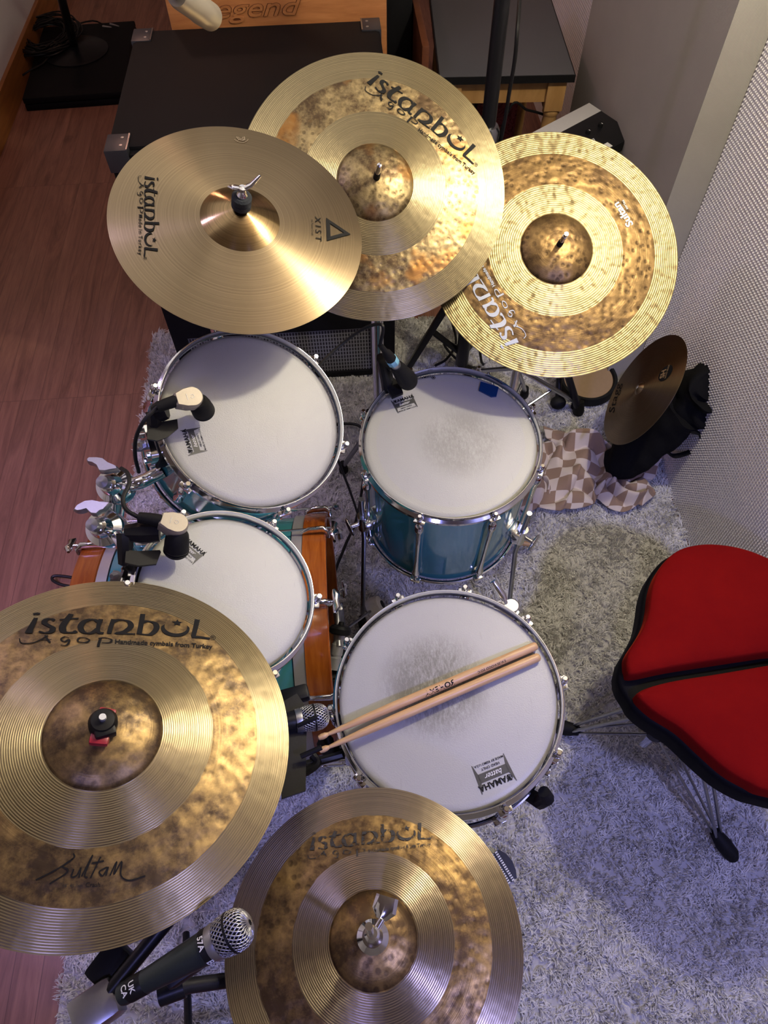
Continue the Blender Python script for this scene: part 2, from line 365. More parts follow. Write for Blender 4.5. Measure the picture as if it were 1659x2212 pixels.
# ------------------------------------------------------------------ shag rug
def rug(x0, x1, y0, y1, dens=105000):
    from mathutils import noise as mn
    area = (x1-x0)*(y1-y0); nc = int(area*dens/8)
    cx = rng.uniform(x0, x1, nc); cy = rng.uniform(y0, y1, nc)
    # lean field from smooth random waves
    def field(seed, s):
        r2 = np.random.default_rng(seed); f = np.zeros(nc)
        for _ in range(10):
            kx, ky = r2.normal(0, s, 2); f += np.sin(kx*cx+ky*cy+r2.uniform(0, 6.28))
        return f
    ang = field(1, 14)*1.1+field(5, 60)*.6+rng.normal(0, .7, nc); lean = .42+.30*np.tanh(field(2, 40)*.4)+rng.normal(0, .12, nc)
    hgt = (.017+.003*field(3, 30)*.3+rng.normal(0, .0025, nc)).clip(.009, .025)
    K = 8; n = nc*K
    idx = np.repeat(np.arange(nc), K); px = cx[idx]+rng.normal(0, .0030, n); py = cy[idx]+rng.normal(0, .0030, n)
    a = ang[idx]+rng.normal(0, .5, n); ln = (lean[idx]+rng.normal(0, .2, n)).clip(.05, 1.5); h = (hgt[idx]*rng.uniform(.75, 1.15, n))
    dx, dy = np.cos(a), np.sin(a); sx, sy = -dy, dx; tw = rng.uniform(0, np.pi, n); wx, wy = np.cos(tw), np.sin(tw)
    V = np.zeros((n, 7, 3)); ws = [.0012, .0014, .0011]; zs = [0, .55, .88]; ls = [0, .30, .72]
    for i in range(3):
        w_ = ws[i]
        for s_, j in ((-1, 0), (1, 1)):
            V[:, 2*i+j, 0] = px+dx*ls[i]*ln*h+wx*w_*s_; V[:, 2*i+j, 1] = py+dy*ls[i]*ln*h+wy*w_*s_; V[:, 2*i+j, 2] = .006+h*zs[i]*(1-.3*np.minimum(ln, 1)*(i > 0))
    V[:, 6, 0] = px+dx*1.15*ln*h; V[:, 6, 1] = py+dy*1.15*ln*h; V[:, 6, 2] = .006+h*(.98-.36*np.minimum(ln, 1.2))
    base = (np.arange(n)*7)[:, None]
    quads = np.concatenate([base+np.array([[0, 1, 3, 2]]), base+np.array([[2, 3, 5, 4]])], 1).reshape(-1, 4); tris = base+np.array([[4, 5, 6]])
    lp = np.concatenate([quads.ravel(), tris.ravel()]); tot = np.concatenate([np.full(len(quads), 4), np.full(len(tris), 3)]); st = np.concatenate([[0], np.cumsum(tot)[:-1]])
    me = bpy.data.meshes.new('pile'); me.vertices.add(n*7); me.vertices.foreach_set('co', V.reshape(-1).astype(np.float32))
    me.loops.add(len(lp)); me.loops.foreach_set('vertex_index', lp.astype(np.int32)); me.polygons.add(len(tot))
    me.polygons.foreach_set('loop_start', st.astype(np.int32)); me.polygons.foreach_set('loop_total', tot.astype(np.int32)); me.update(); me.shade_smooth()
    b = NB('shag_fibre'); co = b.co()
    c = b.mix(b.ramp(b.noise(co, 55, 4, 0.7), [(0.35, 0), (0.65, 1)]), (0.74, 0.73, 0.70), (0.95, 0.94, 0.91))
    b.P(Base_Color=c, Roughness=0.85, Specular_IOR_Level=0.1)
    tr = b.n('ShaderNodeBsdfTranslucent'); b.set(tr.inputs[0], c); mx = b.n('ShaderNodeMixShader'); mx.inputs[0].default_value = 0.35
    b.t.links.new(b.p.outputs[0], mx.inputs[1]); b.t.links.new(tr.outputs[0], mx.inputs[2]); b.t.links.new(mx.outputs[0], b.out.inputs[0])
    me.materials.append(b.m)
    r_ = thing('shag_rug', 'pale grey-white shaggy rug under the whole drum kit', 'rug', (0, 0, 0))
    o = bpy.data.objects.new('pile', me); COL.objects.link(o); o.parent = r_; o['kind'] = 'stuff'
    part('backing', MB().box((x0+.004, y0, .0005), (x1-.002, y1-.004, .007)), simple('rug_backing', (0.45, 0.44, 0.43), 0.9, 0, 40, 0.2), r_)
rug(-.722, .962, -.30, 2.04)

# ------------------------------------------------------------------ cymbals
def cymbal_mat(name, R, rb, bands, style):
    """bands: list of (r0, r1) fractions with raw patina; style: dict of colours and hammering"""
    b = NB(name); co = b.co()
    sep = b.n('ShaderNodeSeparateXYZ'); b.set(sep.inputs[0], co); x, y = sep.outputs[0], sep.outputs[1]
    flat = b.n('ShaderNodeCombineXYZ'); b.set(flat.inputs[0], x); b.set(flat.inputs[1], y); flat = flat.outputs[0]
    r = b.math('SQRT', b.math('ADD', b.math('MULTIPLY', x, x), b.math('MULTIPLY', y, y)))
    wob = b.math('MULTIPLY', b.math('SUBTRACT', b.noise(flat, 60, 3), 0.5), 0.0035)
    rw = b.math('ADD', r, wob)
    mask = 0.0
    for (a, c) in bands:
        m1 = b.math('MULTIPLY', b.math('GREATER_THAN', rw, a*R), b.math('LESS_THAN', rw, c*R)); mask = b.math('ADD', mask, m1, clamp=True)
    rv = b.n('ShaderNodeCombineXYZ'); b.set(rv.inputs[0], r); rv = rv.outputs[0]
    gro = b.noise(rv, 420, 3, 0.7); gro2 = b.noise(rv, 60, 2)
    g = tuple(c*0.58 for c in style.get('gold', (0.70, 0.55, 0.30)))
    blot = b.noise(flat, 14, 4, 0.6)
    gold = b.mix(b.ramp(gro, [(0.35, 0.0), (0.65, 0.8)]), g, tuple(c*0.55 for c in g))
    gold = b.mix(b.math('MULTIPLY', b.ramp(blot, [(0.45, 0), (0.75, 1)]), 0.35), gold, tuple(c*0.72 for c in g))
    gold = b.mix(b.math('MULTIPLY', b.ramp(gro2, [(0.5, 0), (0.8, 1)]), 0.25), gold, tuple(min(1, c*1.15) for c in g))
    n1 = b.noise(flat, style.get('ps', 22), 7, 0.68); n2 = b.noise(flat, 9, 3, 0.5)
    dark = style.get('dark', (0.075, 0.042, 0.02)); lite = style.get('lite', (0.46, 0.33, 0.14))
    n3 = b.noise(flat, 75, 5, 0.8)
    pc = b.mix(b.ramp(b.math('ADD', b.math('ADD', b.math('MULTIPLY', n1, 0.45), b.math('MULTIPLY', n3, 0.25)), b.math('MULTIPLY', n2, 0.30)), style.get('ramp', [(0.44, 0.0), (0.60, 1.0)])), dark, lite)
    hs = style.get('hs', 110)
    vd = b.voro(flat, hs, out='Distance', rnd=0.9)
    dots = b.ramp(vd, [(0.30, 1.0), (0.42, 0.0)])
    dsel = b.ramp(b.noise(flat, 8, 2), [(0.42, 0), (0.56, 1)])
    pc = b.mix(b.math('MULTIPLY', b.math('MULTIPLY', dots, dsel), style.get('dot', 0.6)), pc, tuple(c*0.7 for c in dark))
    orange = style.get('orange')
    if orange: pc = b.mix(b.math('MULTIPLY', b.ramp(b.noise(b.map(flat, loc=(3.1, 1.7, 0)), 10, 3), [(0.55, 0), (0.66, 1)]), 0.8), pc, orange)
    col = b.mix(mask, gold, pc)
    ring = b.math('SINE', b.math('MULTIPLY', r, style.get('gf', 2200)))
    ring = b.math('MULTIPLY', b.math('MULTIPLY', ring, b.math('SUBTRACT', 1.0, mask)), style.get('ring', 0.25))
    ham = b.voro(flat, hs, 'SMOOTH_F1'); hamw = b.mixf(mask, style.get('ham_lathe', 0.15), style.get('ham_raw', 0.9))
    height = b.math('ADD', b.math('MULTIPLY', b.math('ADD', ring, b.math('MULTIPLY', gro, 0.5)), 0.35), b.math('MULTIPLY', ham, hamw))
    height = b.math('ADD', height, b.math('MULTIPLY', b.noise(flat, 26, 2), b.mixf(mask, style.get('wave', 0.25), 0.5)))
    b.bump(height, style.get('bump', 0.6), 0.0022)
    tan = b.n('ShaderNodeTangent', direction_type='RADIAL', axis='Z')
    b.set(b.p.inputs['Tangent'], tan.outputs[0])
    aniso = b.mixf(mask, 0.82, 0.0)
    b.P(Base_Color=col, Metallic=b.mixf(mask, 1.0, 0.82), Roughness=b.mixf(mask, style.get('rough', 0.36), style.get('rraw', 0.40)), Anisotropic=aniso)
    b.set(b.p.inputs['Anisotropic Rotation'], 0.25)
    return b.m

def place2d(vf, name, mat, root, org, bdir, scale, zfun, off=0.0009, label=None, flip=False):
    bdir = Vector((bdir[0], bdir[1])).normalized(); up = Vector((-bdir.y, bdir.x)); mb = MB()
    for (x, y) in vf[0]:
        p = Vector((org[0], org[1]))+bdir*(x*scale)+up*(y*scale); mb.v.append(Vector((p.x, p.y, zfun(p.length)+off)))
    mb.f = list(vf[1]); return part(name, mb, mat, root, label=label, smooth=False)

class Cymbal:
    def __init__(s, name, label, cat, c, n, R, rb, mat, hb=0.020, bh=0.020, group=None, bell_mat=None, conic=False):
        s.m = frame(c, n); s.R = R; s.rb = rb*R; s.hb = hb; s.bh = bh; s.conic = conic
        s.root = thing(name, label, cat, mtx=s.m, group=group)
        rs = [s.rb+(R-s.rb)*i/22 for i in range(23)]
        prof = [(r, s.h(r)) for r in rs]+[(R-0.0002, -0.0012)]+[(r, s.h(r)-0.0014) for r in reversed(rs[:-1])]
        part('bow', MB().lathe(prof, 160, closed=True), mat, s.root, angle=50)
        rs = [0.006+(s.rb-0.006)*i/14 for i in range(15)]
        prof = [(r, s.h(r)) for r in rs]+[(r, s.h(r)-0.0014) for r in reversed(rs)]
        part('bell', MB().lathe(prof, 120, closed=True), bell_mat or mat, s.root, angle=50)
    def h(s, r):
        if r >= s.rb: return s.hb*(1-((r-s.rb)/(s.R-s.rb))**1.25)
        t = r/s.rb
        return s.hb+s.bh*((1-t**2)**0.75 if not s.conic else (0.5*(1-t)+0.5*(1-t**2)))
    def loc(s, px, py):
        h = s.hb*0.4
        for _ in range(6):
            inv = s.m.inverted(); o = inv@Vector(CAM); d = (inv.to_3x3()@Vector(ray(px, py)))
            t = (h-o.z)/d.z; p = o+d*t; h = s.h(min(s.R, math.hypot(p.x, p.y)))
        return Vector((p.x, p.y))
    def write(s, vf, name, mat, p0, p1, width, off=0.0012, label=None):
        a = s.loc(*p0); b = s.loc(*p1); d = b-a
        return place2d(vf, name, mat, s.root, a, d, d.length/width, lambda r: s.h(min(r, s.R)), off, label)
    def text(s, txt, name, mat, p0, p1, bold=0.01, shear=0.0, label=None, yscale=1.0):
        vf = text2d(txt, 1.0, bold, shear); wd = max(v[0] for v in vf[0])
        vf = ([(x, y*yscale) for x, y in vf[0]], vf[1])
        return s.write(vf, name, mat, p0, p1, wd, label=label)

def tilt(nx, ny): return Vector((nx, ny, 1)).normalized()
ms = dict(ham_raw=0.9, ham_lathe=0.1)
R_mid, R_ride, R_bl, R_hh, R_x = 0.254, 0.254, 0.2286, 0.178, 0.2032
m_mid = cymbal_mat('lathed_gold_and_raw_bronze_a', R_mid, .29, [(0, .285), (.53, .79)], dict(gold=(0.56, 0.47, 0.28), orange=(0.34, 0.16, 0.04), gf=2100, hs=95, dot=0.55, wave=0.45, lite=(0.44, 0.34, 0.17), dark=(0.085, 0.055, 0.03)))
m_ride = cymbal_mat('hammered_gold_and_raw_bronze', R_ride, .29, [(0, .285), (.53, .80)], dict(gold=(0.40, 0.325, 0.175), rough=0.38, gf=1500, hs=80, ham_lathe=0.55, wave=0.9, bump=0.8, dot=0.75, dark=(0.085, 0.05, 0.022), lite=(0.36, 0.23, 0.09), ramp=[(0.42, 0.0), (0.64, 1.0)]))
m_bl = cymbal_mat('lathed_gold_and_raw_bronze_b', R_bl, .30, [(0, .30), (.565, .815)], dict(gold=(0.60, 0.49, 0.30), gf=2400, hs=75, dot=0.35, ps=30, dark=(0.085, 0.058, 0.036), lite=(0.40, 0.27, 0.11), ramp=[(0.44, 0.0), (0.62, 1.0)]))
m_hh = cymbal_mat('lathed_gold_and_raw_bronze_c', R_hh, .29, [(0, .295), (.54, .79)], dict(gold=(0.56, 0.45, 0.32), gf=2600, hs=95, dot=0.6, dark=(0.085, 0.052, 0.025), lite=(0.36, 0.23, 0.08), ramp=[(0.46, 0.0), (0.63, 1.0)]))
m_x = cymbal_mat('fine_lathed_bronze', R_x, .31, [(-2, -1)], dict(gold=(0.63, 0.49, 0.30), gf=3400, ring=0.12, ham_lathe=0.0, wave=0.35, bump=0.18, rough=0.30))
m_xb = cymbal_mat('polished_bell_bronze', R_x, .31, [(-2, -1)], dict(gold=(0.72, 0.52, 0.27), gf=3400, ring=0.05, ham_lathe=0.0, wave=0.25, bump=0.10, rough=0.20))
LI = logo_istanbul(); LA = logo_agop(); SS = script_sultan()
c_mid = Cymbal('crash_cymbal', 'large crash cymbal with black lettering at its upper right, behind the plain lathed cymbal', 'cymbal', (0.065, 1.250, 1.050), tilt(.104, -.67), R_mid, .285, m_mid, group='crash cymbals on stands')
c_ride = Cymbal('ride_cymbal', 'hammered golden ride cymbal with pale grey lettering, nearest the textured wall', 'cymbal', (0.419, 1.184, 0.928), tilt(.022, -.554), R_ride, .285, m_ride)
c_x = Cymbal('crash_cymbal', 'plain finely lathed crash cymbal with a black triangle mark over the rack toms', 'cymbal', (-0.167, 1.037, 1.132), tilt(.245, -.265), R_x, .31, m_x, hb=0.016, bh=0.026, bell_mat=m_xb, conic=True, group='crash cymbals on stands')
c_bl = Cymbal('crash_cymbal', 'broad crash cymbal with black and red top nut, cut by the left picture edge', 'cymbal', (-0.336, 0.267, 0.965), tilt(.297, .088), R_bl, .30, m_bl, group='crash cymbals on stands')
c_hh = Cymbal('hi_hat_cymbal', 'dusty hi-hat cymbal with worn black lettering and a chrome clutch, nearest the viewer', 'cymbal', (-0.021, 0.033, 0.854), tilt(0, .06), R_hh, .292, m_hh)
def full_logo(c, mat, p0, p1, a0, a1, h0, h1, small='Handmade cymbals from Turkey', worn=False):
    c.write(LI, 'logo_lettering', mat, p0, p1, 7.75); c.write(LA, 'name_lettering', mat, a0, a1, 4.0)
    c.text(small, 'small_lettering', mat, h0, h1, 0.025)
full_logo(c_mid, M['ink'], (790, 178), (1023, 356), (793, 197), (900, 272), (902, 282), (1024, 378))
full_logo(c_x, M['ink'], (312, 380), (311, 556), (300, 385), (302, 461), (300, 464), (299, 551), 'M a d e  i n  T u r k e y')
full_logo(c_bl, M['ink'], (50, 1369), (455, 1381), (52, 1388), (243, 1391), (247, 1391), (459, 1402))
worn = NB('worn_black_ink'); wt = worn.n('ShaderNodeBsdfTransparent'); wm = worn.n('ShaderNodeMixShader')
worn.set(wm.inputs[0], worn.ramp(worn.noise(worn.co(), 170, 5, 0.75), [(0.42, 0.0), (0.48, 1.0)]))
worn.P(Base_Color=(0.012, 0.011, 0.01), Roughness=0.6); worn.t.links.new(wt.outputs[0], wm.inputs[1]); worn.t.links.new(worn.p.outputs[0], wm.inputs[2]); worn.t.links.new(wm.outputs[0], worn.out.inputs[0])
M['worn_ink'] = worn.m
full_logo(c_hh, M['worn_ink'], (667, 1838), (932, 1812), (672, 1853), (790, 1842), (796, 1842), (931, 1827))
full_logo(c_ride, M['grey_ink'], (1122, 741), (977, 508), (1133, 722), (1073, 622), (1070, 618), (1000, 500))
c_ride.text('Sultan', 'series_lettering', M['white_ink'], (1368, 485), (1335, 436), 0.035)
c_ride.text('series', 'series_lettering', M['white_ink'], (1357, 452), (1347, 432), 0.01)
c_x.text('X I S T', 'model_lettering', M['ink'], (680, 468), (682, 520), 0.0, yscale=0.85)
c_x.text('16" Power Crash', 'size_lettering', M['ink'], (672, 474), (673, 509), 0.0)
tri = [(0, 0), (1, 0), (0.5, 0.9)]; tin = [(0.22, 0.14), (0.78, 0.14), (0.5, 0.64)]
c_x.write((tri+tin, [(0, 1, 4, 3), (1, 2, 5, 4), (2, 0, 3, 5)]), 'triangle_mark', M['ink'], (704, 471), (706, 521), 1.0)
c_bl.write(SS, 'signature', M['ink'], (118, 1900), (250, 1896), 3.0)
c_bl.text('18" 45.7cm', 'size_lettering', M['worn_ink'], (134, 1917), (178, 1917), 0.0); c_bl.text('Crash', 'size_lettering', M['ink'], (184, 1917), (216, 1916), 0.01)
# pressed crescent stamp on the plain cymbal
emb = simple('pressed_stamp', (0.80, 0.66, 0.45), 0.3, 1.0)
def arc2(cx, cy, r, a0, a1, wd, n=20):
    return ribbon([(cx+r*math.cos(a0+(a1-a0)*k/n), cy+r*math.sin(a0+(a1-a0)*k/n)) for k in range(n+1)], lambda s, t: wd, 2)
c_x.write(merge([arc2(0, 0, .38, 0.9*PI, 2.1*PI, .10), arc2(0, .02, .22, 0.9*PI, 2.1*PI, .07), arc2(0, .05, .75, 1.12*PI, 1.88*PI, .05), ribbon([(-.4, -.42), (-.15, -.3), (.1, -.45), (.4, -.3)], lambda s, t: .07)]), 'pressed_stamp', emb, (520, 298), (536, 298), 0.75)

# ------------------------------------------------------------------ drums
def head_mat(name, R, ring=None, grime=0.5, off=(0, 0), tint=(0.63, 0.63, 0.60), k_=0.62, seed=0.0, streak=(0.5, 0.5)):
    tint = tuple(t*k_ for t in tint)
    b = NB(name); co = b.co(); sep = b.n('ShaderNodeSeparateXYZ'); b.set(sep.inputs[0], co)
    x = b.math('SUBTRACT', sep.outputs[0], off[0]); y = b.math('SUBTRACT', sep.outputs[1], off[1])
    r = b.math('SQRT', b.math('ADD', b.math('MULTIPLY', x, x), b.math('MULTIPLY', y, y)))
    cc = b.math('SQRT', b.math('ADD', b.math('MULTIPLY', sep.outputs[0], sep.outputs[0]), b.math('MULTIPLY', sep.outputs[1], sep.outputs[1])))
    v = b.map(co, loc=(seed, seed*2, 0)); sm = b.map(co, scale=(1, 0.35, 1), rot=(0, 0, 0.9), loc=(seed, 0, 0))
    n = b.noise(v, 12, 6, 0.7); fine = b.noise(sm, 300, 4, 0.75)
    centre = b.ramp(b.math('DIVIDE', r, R), [(0.0, 1.0), (0.25, 0.85), (0.62, 0.0)], 'EASE')
    g = b.math('MULTIPLY', b.math('MULTIPLY', centre, b.ramp(b.math('ADD', b.math('MULTIPLY', n, .5), b.math('MULTIPLY', fine, .5)), [(0.36, 0), (0.56, 1)])), grime)
    c = b.mix(g, tint, (0.14, 0.135, 0.12))
    scr = b.ramp(b.noise(b.map(co, scale=(1, 0.12, 1), rot=(0, 0, 0.7), loc=(seed*3, 0, 0)), 210, 2), [(0.70, 0), (0.76, 1)])
    c = b.mix(b.math('MULTIPLY', scr, 0.22), c, (0.25, 0.24, 0.22))
    edge = b.ramp(b.math('DIVIDE', cc, R), [(0.90, 0.0), (1.0, 1.0)])
    c = b.mix(b.math('MULTIPLY', edge, 0.55), c, (0.34, 0.325, 0.27))
    if ring: c = b.mix(b.math('MULTIPLY', b.math('GREATER_THAN', cc, ring*R), 0.45), c, (0.40, 0.40, 0.32))
    b.bump(b.noise(co, 420, 3, 0.7), 0.6, 0.0008)
    b.P(Base_Color=c, Roughness=0.36, Specular_IOR_Level=0.5); return b.m

class Drum:
    def __init__(s, name, label, cat, c, n, Ro, Rh, depth, nl, shell, hmat, a0=0.0, group=None, lug='long', hoop=None, head=True, xhint=(1, 0, 0)):
        s.m = frame(c, n, xhint); s.R = Ro; s.Rh = Rh; s.D = depth
        s.root = r = thing(name, label, cat, mtx=s.m, group=group); hd = -0.012
        s.hd = hd; D = depth
        part('shell', MB().lathe([(Rh-.004, -.022), (Rh+.001, -.022), (Rh+.001, -D+.02), (Rh-.004, -D+.02)], 96, closed=True), shell, r)
        part('batter_head', MB().lathe([(1e-4, hd), (Rh-.012, hd), (Rh-.006, hd-.001), (Rh+.001, hd-.006), (Rh+.001, hd-.008), (1e-4, hd-.002)], 96), hmat, r, angle=60)
        hp = [(Rh+.0035, -.016), (Rh+.0045, -.004), (Rh+.006, 0.0), (Ro-.001, .0), (Ro, -.0012), (Rh+.0065, -.004), (Rh+.006, -.012), (Rh+.012, -.016), (Rh+.0125, -.022), (Rh+.010, -.023), (Rh+.005, -.019)]
        part('rim', MB().lathe(hp, 120, closed=True), M['chrome'], r, angle=40)
        hb_ = [(x, -D-z) for x, z in hp]
        part('bottom_rim', MB().lathe(list(reversed(hb_)), 96, closed=True), M['chrome'], r, angle=40)
        part('resonant_head', MB().lathe([(1e-4, -D+.014), (Rh, -D+.014), (Rh, -D+.012), (1e-4, -D+.012)], 64), M['reso'], r)
        for k in range(nl):
            a = a0+2*PI*k/nl; cs, sn = math.cos(a), math.sin(a)
            def P(rad, z, da=0.0): return (rad*math.cos(a+da), rad*math.sin(a+da), z)
            rr = Rh+.013
            T = Matrix.Rotation(a, 4, 'Z')
            zt, zb = (-.050, -D+.050) if lug == 'long' else (-.045, -.105)
            zt = -.045 if D < .2 else zt
            if lug == 'long':
                zs = [zt+.012, zt+.006, zt-.012, zt-.026, (zt*2+zb)/3, (zt+zb)/2, (zt+2*zb)/3, zb+.026, zb+.012, zb-.006, zb-.012]
                rs = [.003, .0085, .0095, .006, .0048, .0042, .0048, .006, .0095, .0085, .003]
            else:
                zb = max(zb, -D+.035); zs = [zt+.010, zt+.004, zt-.012, (zt+zb)/2, zb+.012, zb-.004, zb-.010]; rs = [.003, .0085, .0095, .0055, .0095, .0085, .003]
            lg = MB().tube([P(rr, z) for z in zs], rs, 12)
            part('lug', lg, M['chrome'], r, angle=60)
            rod = MB().tube([P(rr+.002, -.002), P(rr+.002, zt)], .0030, 10)
            rod.lathe([(.0052, -.016), (.0062, -.012), (.0062, -.010), (.0048, -.009), (.0048, .001), (.0035, .003), (1e-4, .003)], 12, Matrix.Translation(P(rr+.002, 0)))
            rod.box((Rh+.006, -.012, -.024), (Rh+.021, .012, -.017), T, .003)
            part('tension_rod', rod, M['chrome'], r, angle=50)
            if lug == 'long' or D < .2:
                rod = MB().tube([P(rr+.002, -D-.002), P(rr+.002, zb)], .0028, 8); rod.box((Rh+.006, -.012, -D+.017), (Rh+.021, .012, -D+.024), T, .003)
                part('tension_rod', rod, M['chrome'], r, angle=50)
    def loc(s, px, py, z=None):
        z = s.hd if z is None else z; inv = s.m.inverted(); o = inv@Vector(CAM); d = inv.to_3x3()@Vector(ray(px, py)); return o+d*((z-o.z)/d.z)
    def w(s, px, py, h=0.0): return s.m@s.loc(px, py, s.hd+h)
    def logo(s, pc, pdir, size, text=True):
        """printed badge: bar with flared ends, name above it"""
        a = s.loc(*pc).xy; b = s.loc(*pdir).xy; d = (b-a); W = size
        zf = lambda r: s.hd
        bar = [(-.5, -.14), (.5, -.14), (.5, .14), (-.5, .14)]
        fl = []
        for sx in (-1, 1):
            xs = sx*.5; fl.append(([(xs-.02*sx, -.14), (xs+.05*sx, -.46), (xs+.07*sx, -.46), (xs+.11*sx, .46), (xs+.09*sx, .46), (xs-.02*sx, .14)], [(0, 1, 2, 3, 4, 5) if sx > 0 else (5, 4, 3, 2, 1, 0)]))
        place2d(merge([(bar, [(0, 1, 2, 3)])]+fl), 'badge_bar', M['badge'], s.root, a, d, W, zf, .0006)
        def tx(t, cx, cy, sz, mat, nm, bold=.02, shear=0, off=.0008):
            vf = text2d(t, sz, bold, shear); wd = max(v[0] for v in vf[0]); place2d(([(x-wd/2+cx, y+cy) for x, y in vf[0]], vf[1]), nm, mat, s.root, a, d, W, zf, off)
        tx('YAMAHA', .08, .20, .27, M['ink'], 'badge_name', .03)
        place2d(merge([arc2(-.43, .29, .085, 0, 2*PI, .02)]+[ribbon([(-.43, .29), (-.43+.07*math.cos(q*PI/3), .29+.07*math.sin(q*PI/3))], lambda s_, t: .022, 1) for q in range(6)]), 'badge_emblem', M['ink'], s.root, a, d, W, zf, .0008)
        tx('batter', .0, -.07, .24, M['white_ink'], 'badge_script', 0, .4, .0012)
        tx('HEAD ONLY', 0, -.28, .115, M['ink'], 'badge_text', .01); tx('MADE BY REMO U.S.A.', 0, -.42, .105, M['ink'], 'badge_text', .01)
M['badge'] = simple('badge_grey_black', (0.05, 0.05, 0.048), 0.4, 0, 120, 0.3)
M['reso'] = simple('clear_resonant_head', (0.5, 0.5, 0.5), 0.3, 0, 30, 0.1)
h1 = head_mat('coated_head_a', .152, grime=0.10, seed=1.3, tint=(0.66, 0.66, 0.62))
h2 = head_mat('coated_head_b', .127, grime=0.10, seed=4.1, tint=(0.66, 0.67, 0.62))
h3 = head_mat('coated_head_c', .178, ring=.86, grime=0.55, off=(.02, .0), seed=7.7, tint=(0.62, 0.62, 0.59))
h4 = head_mat('coated_head_d', .178, grime=1.0, off=(-.02, .02), seed=2.2, tint=(0.60, 0.60, 0.575))
tom1 = Drum('rack_tom', 'larger teal rack tom partly shaded by the plain lathed cymbal above it', 'drum', (-0.168, .803, .930), tilt(.479, -.384), .160, .1524, .200, 6, M['teal'], h1, a0=math.radians(47), group='rack toms', lug='short')
tom2 = Drum('rack_tom', 'smaller teal rack tom half covered by the left-hand crash cymbal', 'drum', (-0.208, .496, .896), tilt(.399, -.090), .1345, .127, .175, 6, M['teal'], h2, a0=math.radians(0), group='rack toms', lug='short')
ftom = Drum('floor_tom', 'teal floor tom with a blue gel patch on its white head', 'drum', (0.192, .907, .706), tilt(-.006, -.097), .1854, .1778, .345, 8, M['teal'], h3, a0=math.radians(20))
snare = Drum('snare_drum', 'chrome-rimmed snare drum with two wooden sticks lying across its head', 'drum', (0.119, .373, .716), tilt(-.049, -.028), .1854, .1778, .140, 10, M['dull_chrome'], h4, a0=math.radians(2))
tom1.logo((419, 953), (410, 925), .036)
tom2.logo((410, 1188), (430, 1205), .034)
ftom.logo((874, 872), (892, 866), .040)
snare.logo((1066, 1671), (1044, 1680), .048)
tom2_ = None
# ------------------------------------------------------------------ bass drum (axis along X)
KX, KY, KZ, KR, KL = -0.080, 0.670, 0.300, 0.285, 0.515
km = frame((KX, KY, KZ), (1, 0, 0), (0, 1, 0))
kick = thing('bass_drum', 'teal bass drum with orange wooden hoops lying under the rack toms', 'drum', mtx=km)
part('shell', MB().lathe([(.272, -.075), (.2794, -.075), (.2794, -KL+.075), (.272, -KL+.075)], 128, closed=True), M['teal'], kick)
M['cloudy_rim'] = simple('pale_metal_rim', (0.50, 0.51, 0.53), 0.35, 0.6, 40, 0.1)
for z0, z1 in ((-.050, -.073), (-KL+.073, -KL+.050)):
    part('head_rim', MB().lathe([(.276, z0), (.2825, z0), (.2825, z1), (.276, z1)], 128, closed=True), M['cloudy_rim'], kick)
for z0, z1 in ((-.002, -.050), (-KL+.050, -KL+.002)):
    part('wooden_hoop', MB().lathe([(.272, z0), (.274, z0+.002), (KR-.003, z0+.002), (KR, z0-.001), (KR, z1+.001), (KR-.003, z1), (.272, z1)], 160, closed=True), M['orange_wood'], kick, angle=30)
part('batter_head', MB().lathe([(1e-4, -.040), (.274, -.040), (.274, -.043), (1e-4, -.043)], 96), M['dark_head'] if 'dark_head' in M else simple('dark_drum_head', (0.03, 0.014, 0.01), 0.3), kick)
part('front_head', MB().lathe([(1e-4, -KL+.043), (.274, -KL+.043), (.274, -KL+.040), (1e-4, -KL+.040)], 96), simple('black_drum_head', (0.02, 0.02, 0.02), 0.3), kick)
for k in range(10):
    # local x = world Y, local y = world Z ; angle from local y
    a = math.radians(-11+36*k); cs, sn = math.sin(a), math.cos(a)
    def kp(rad, z, t=0): return Vector((rad*cs+t*sn, rad*sn-t*cs, z))
    for side in (0, 1):
        def zz(z): return z if side == 0 else -KL-z
        claw = MB().tube([kp(KR+.004, zz(-.052)), kp(KR+.010, zz(-.035)), kp(KR+.011, zz(-.006)), kp(KR+.004, zz(.003)), kp(KR-.010, zz(.004))], [.005, .009, .0105, .009, .006], 12, flat=0.6)
        part('claw', claw, M['chrome'], kick, angle=60)
        rod = MB().tube([kp(KR+.013, zz(.016)), kp(KR+.012, zz(-.13))], .003, 8)
        rod.tube([kp(KR+.013, zz(.014), -.024), kp(KR+.013, zz(.018), -.012), kp(KR+.013, zz(.017)), kp(KR+.013, zz(.018), .012), kp(KR+.013, zz(.014), .024)], [.003, .0085, .006, .0085, .003], 12)
        part('t_handle_rod', rod, M['chrome'], kick, angle=60)
        lg = MB().tube([kp(.2794+.012, zz(z)) for z in (-.115, -.120, -.135, -.15, -.175, -.185)], [.003, .009, .0095, .006, .006, .002], 12)
        part('lug', lg, M['chrome'], kick, angle=60)
part('floor_spur', MB().tube([kp(.2, -.2)]+[Vector((0.0, 0.0, 0))], .0001, 3), None, None) if False else None
for s_ in (-1, 1):
    sp = MB(); p0 = Vector((s_*.262, -.10, -KL+.10)); p1 = Vector((s_*.34, -.283, -KL+.02))
    sp.tube([p0, p1], .008, 10); part('floor_spur', sp, M['chrome'], kick)

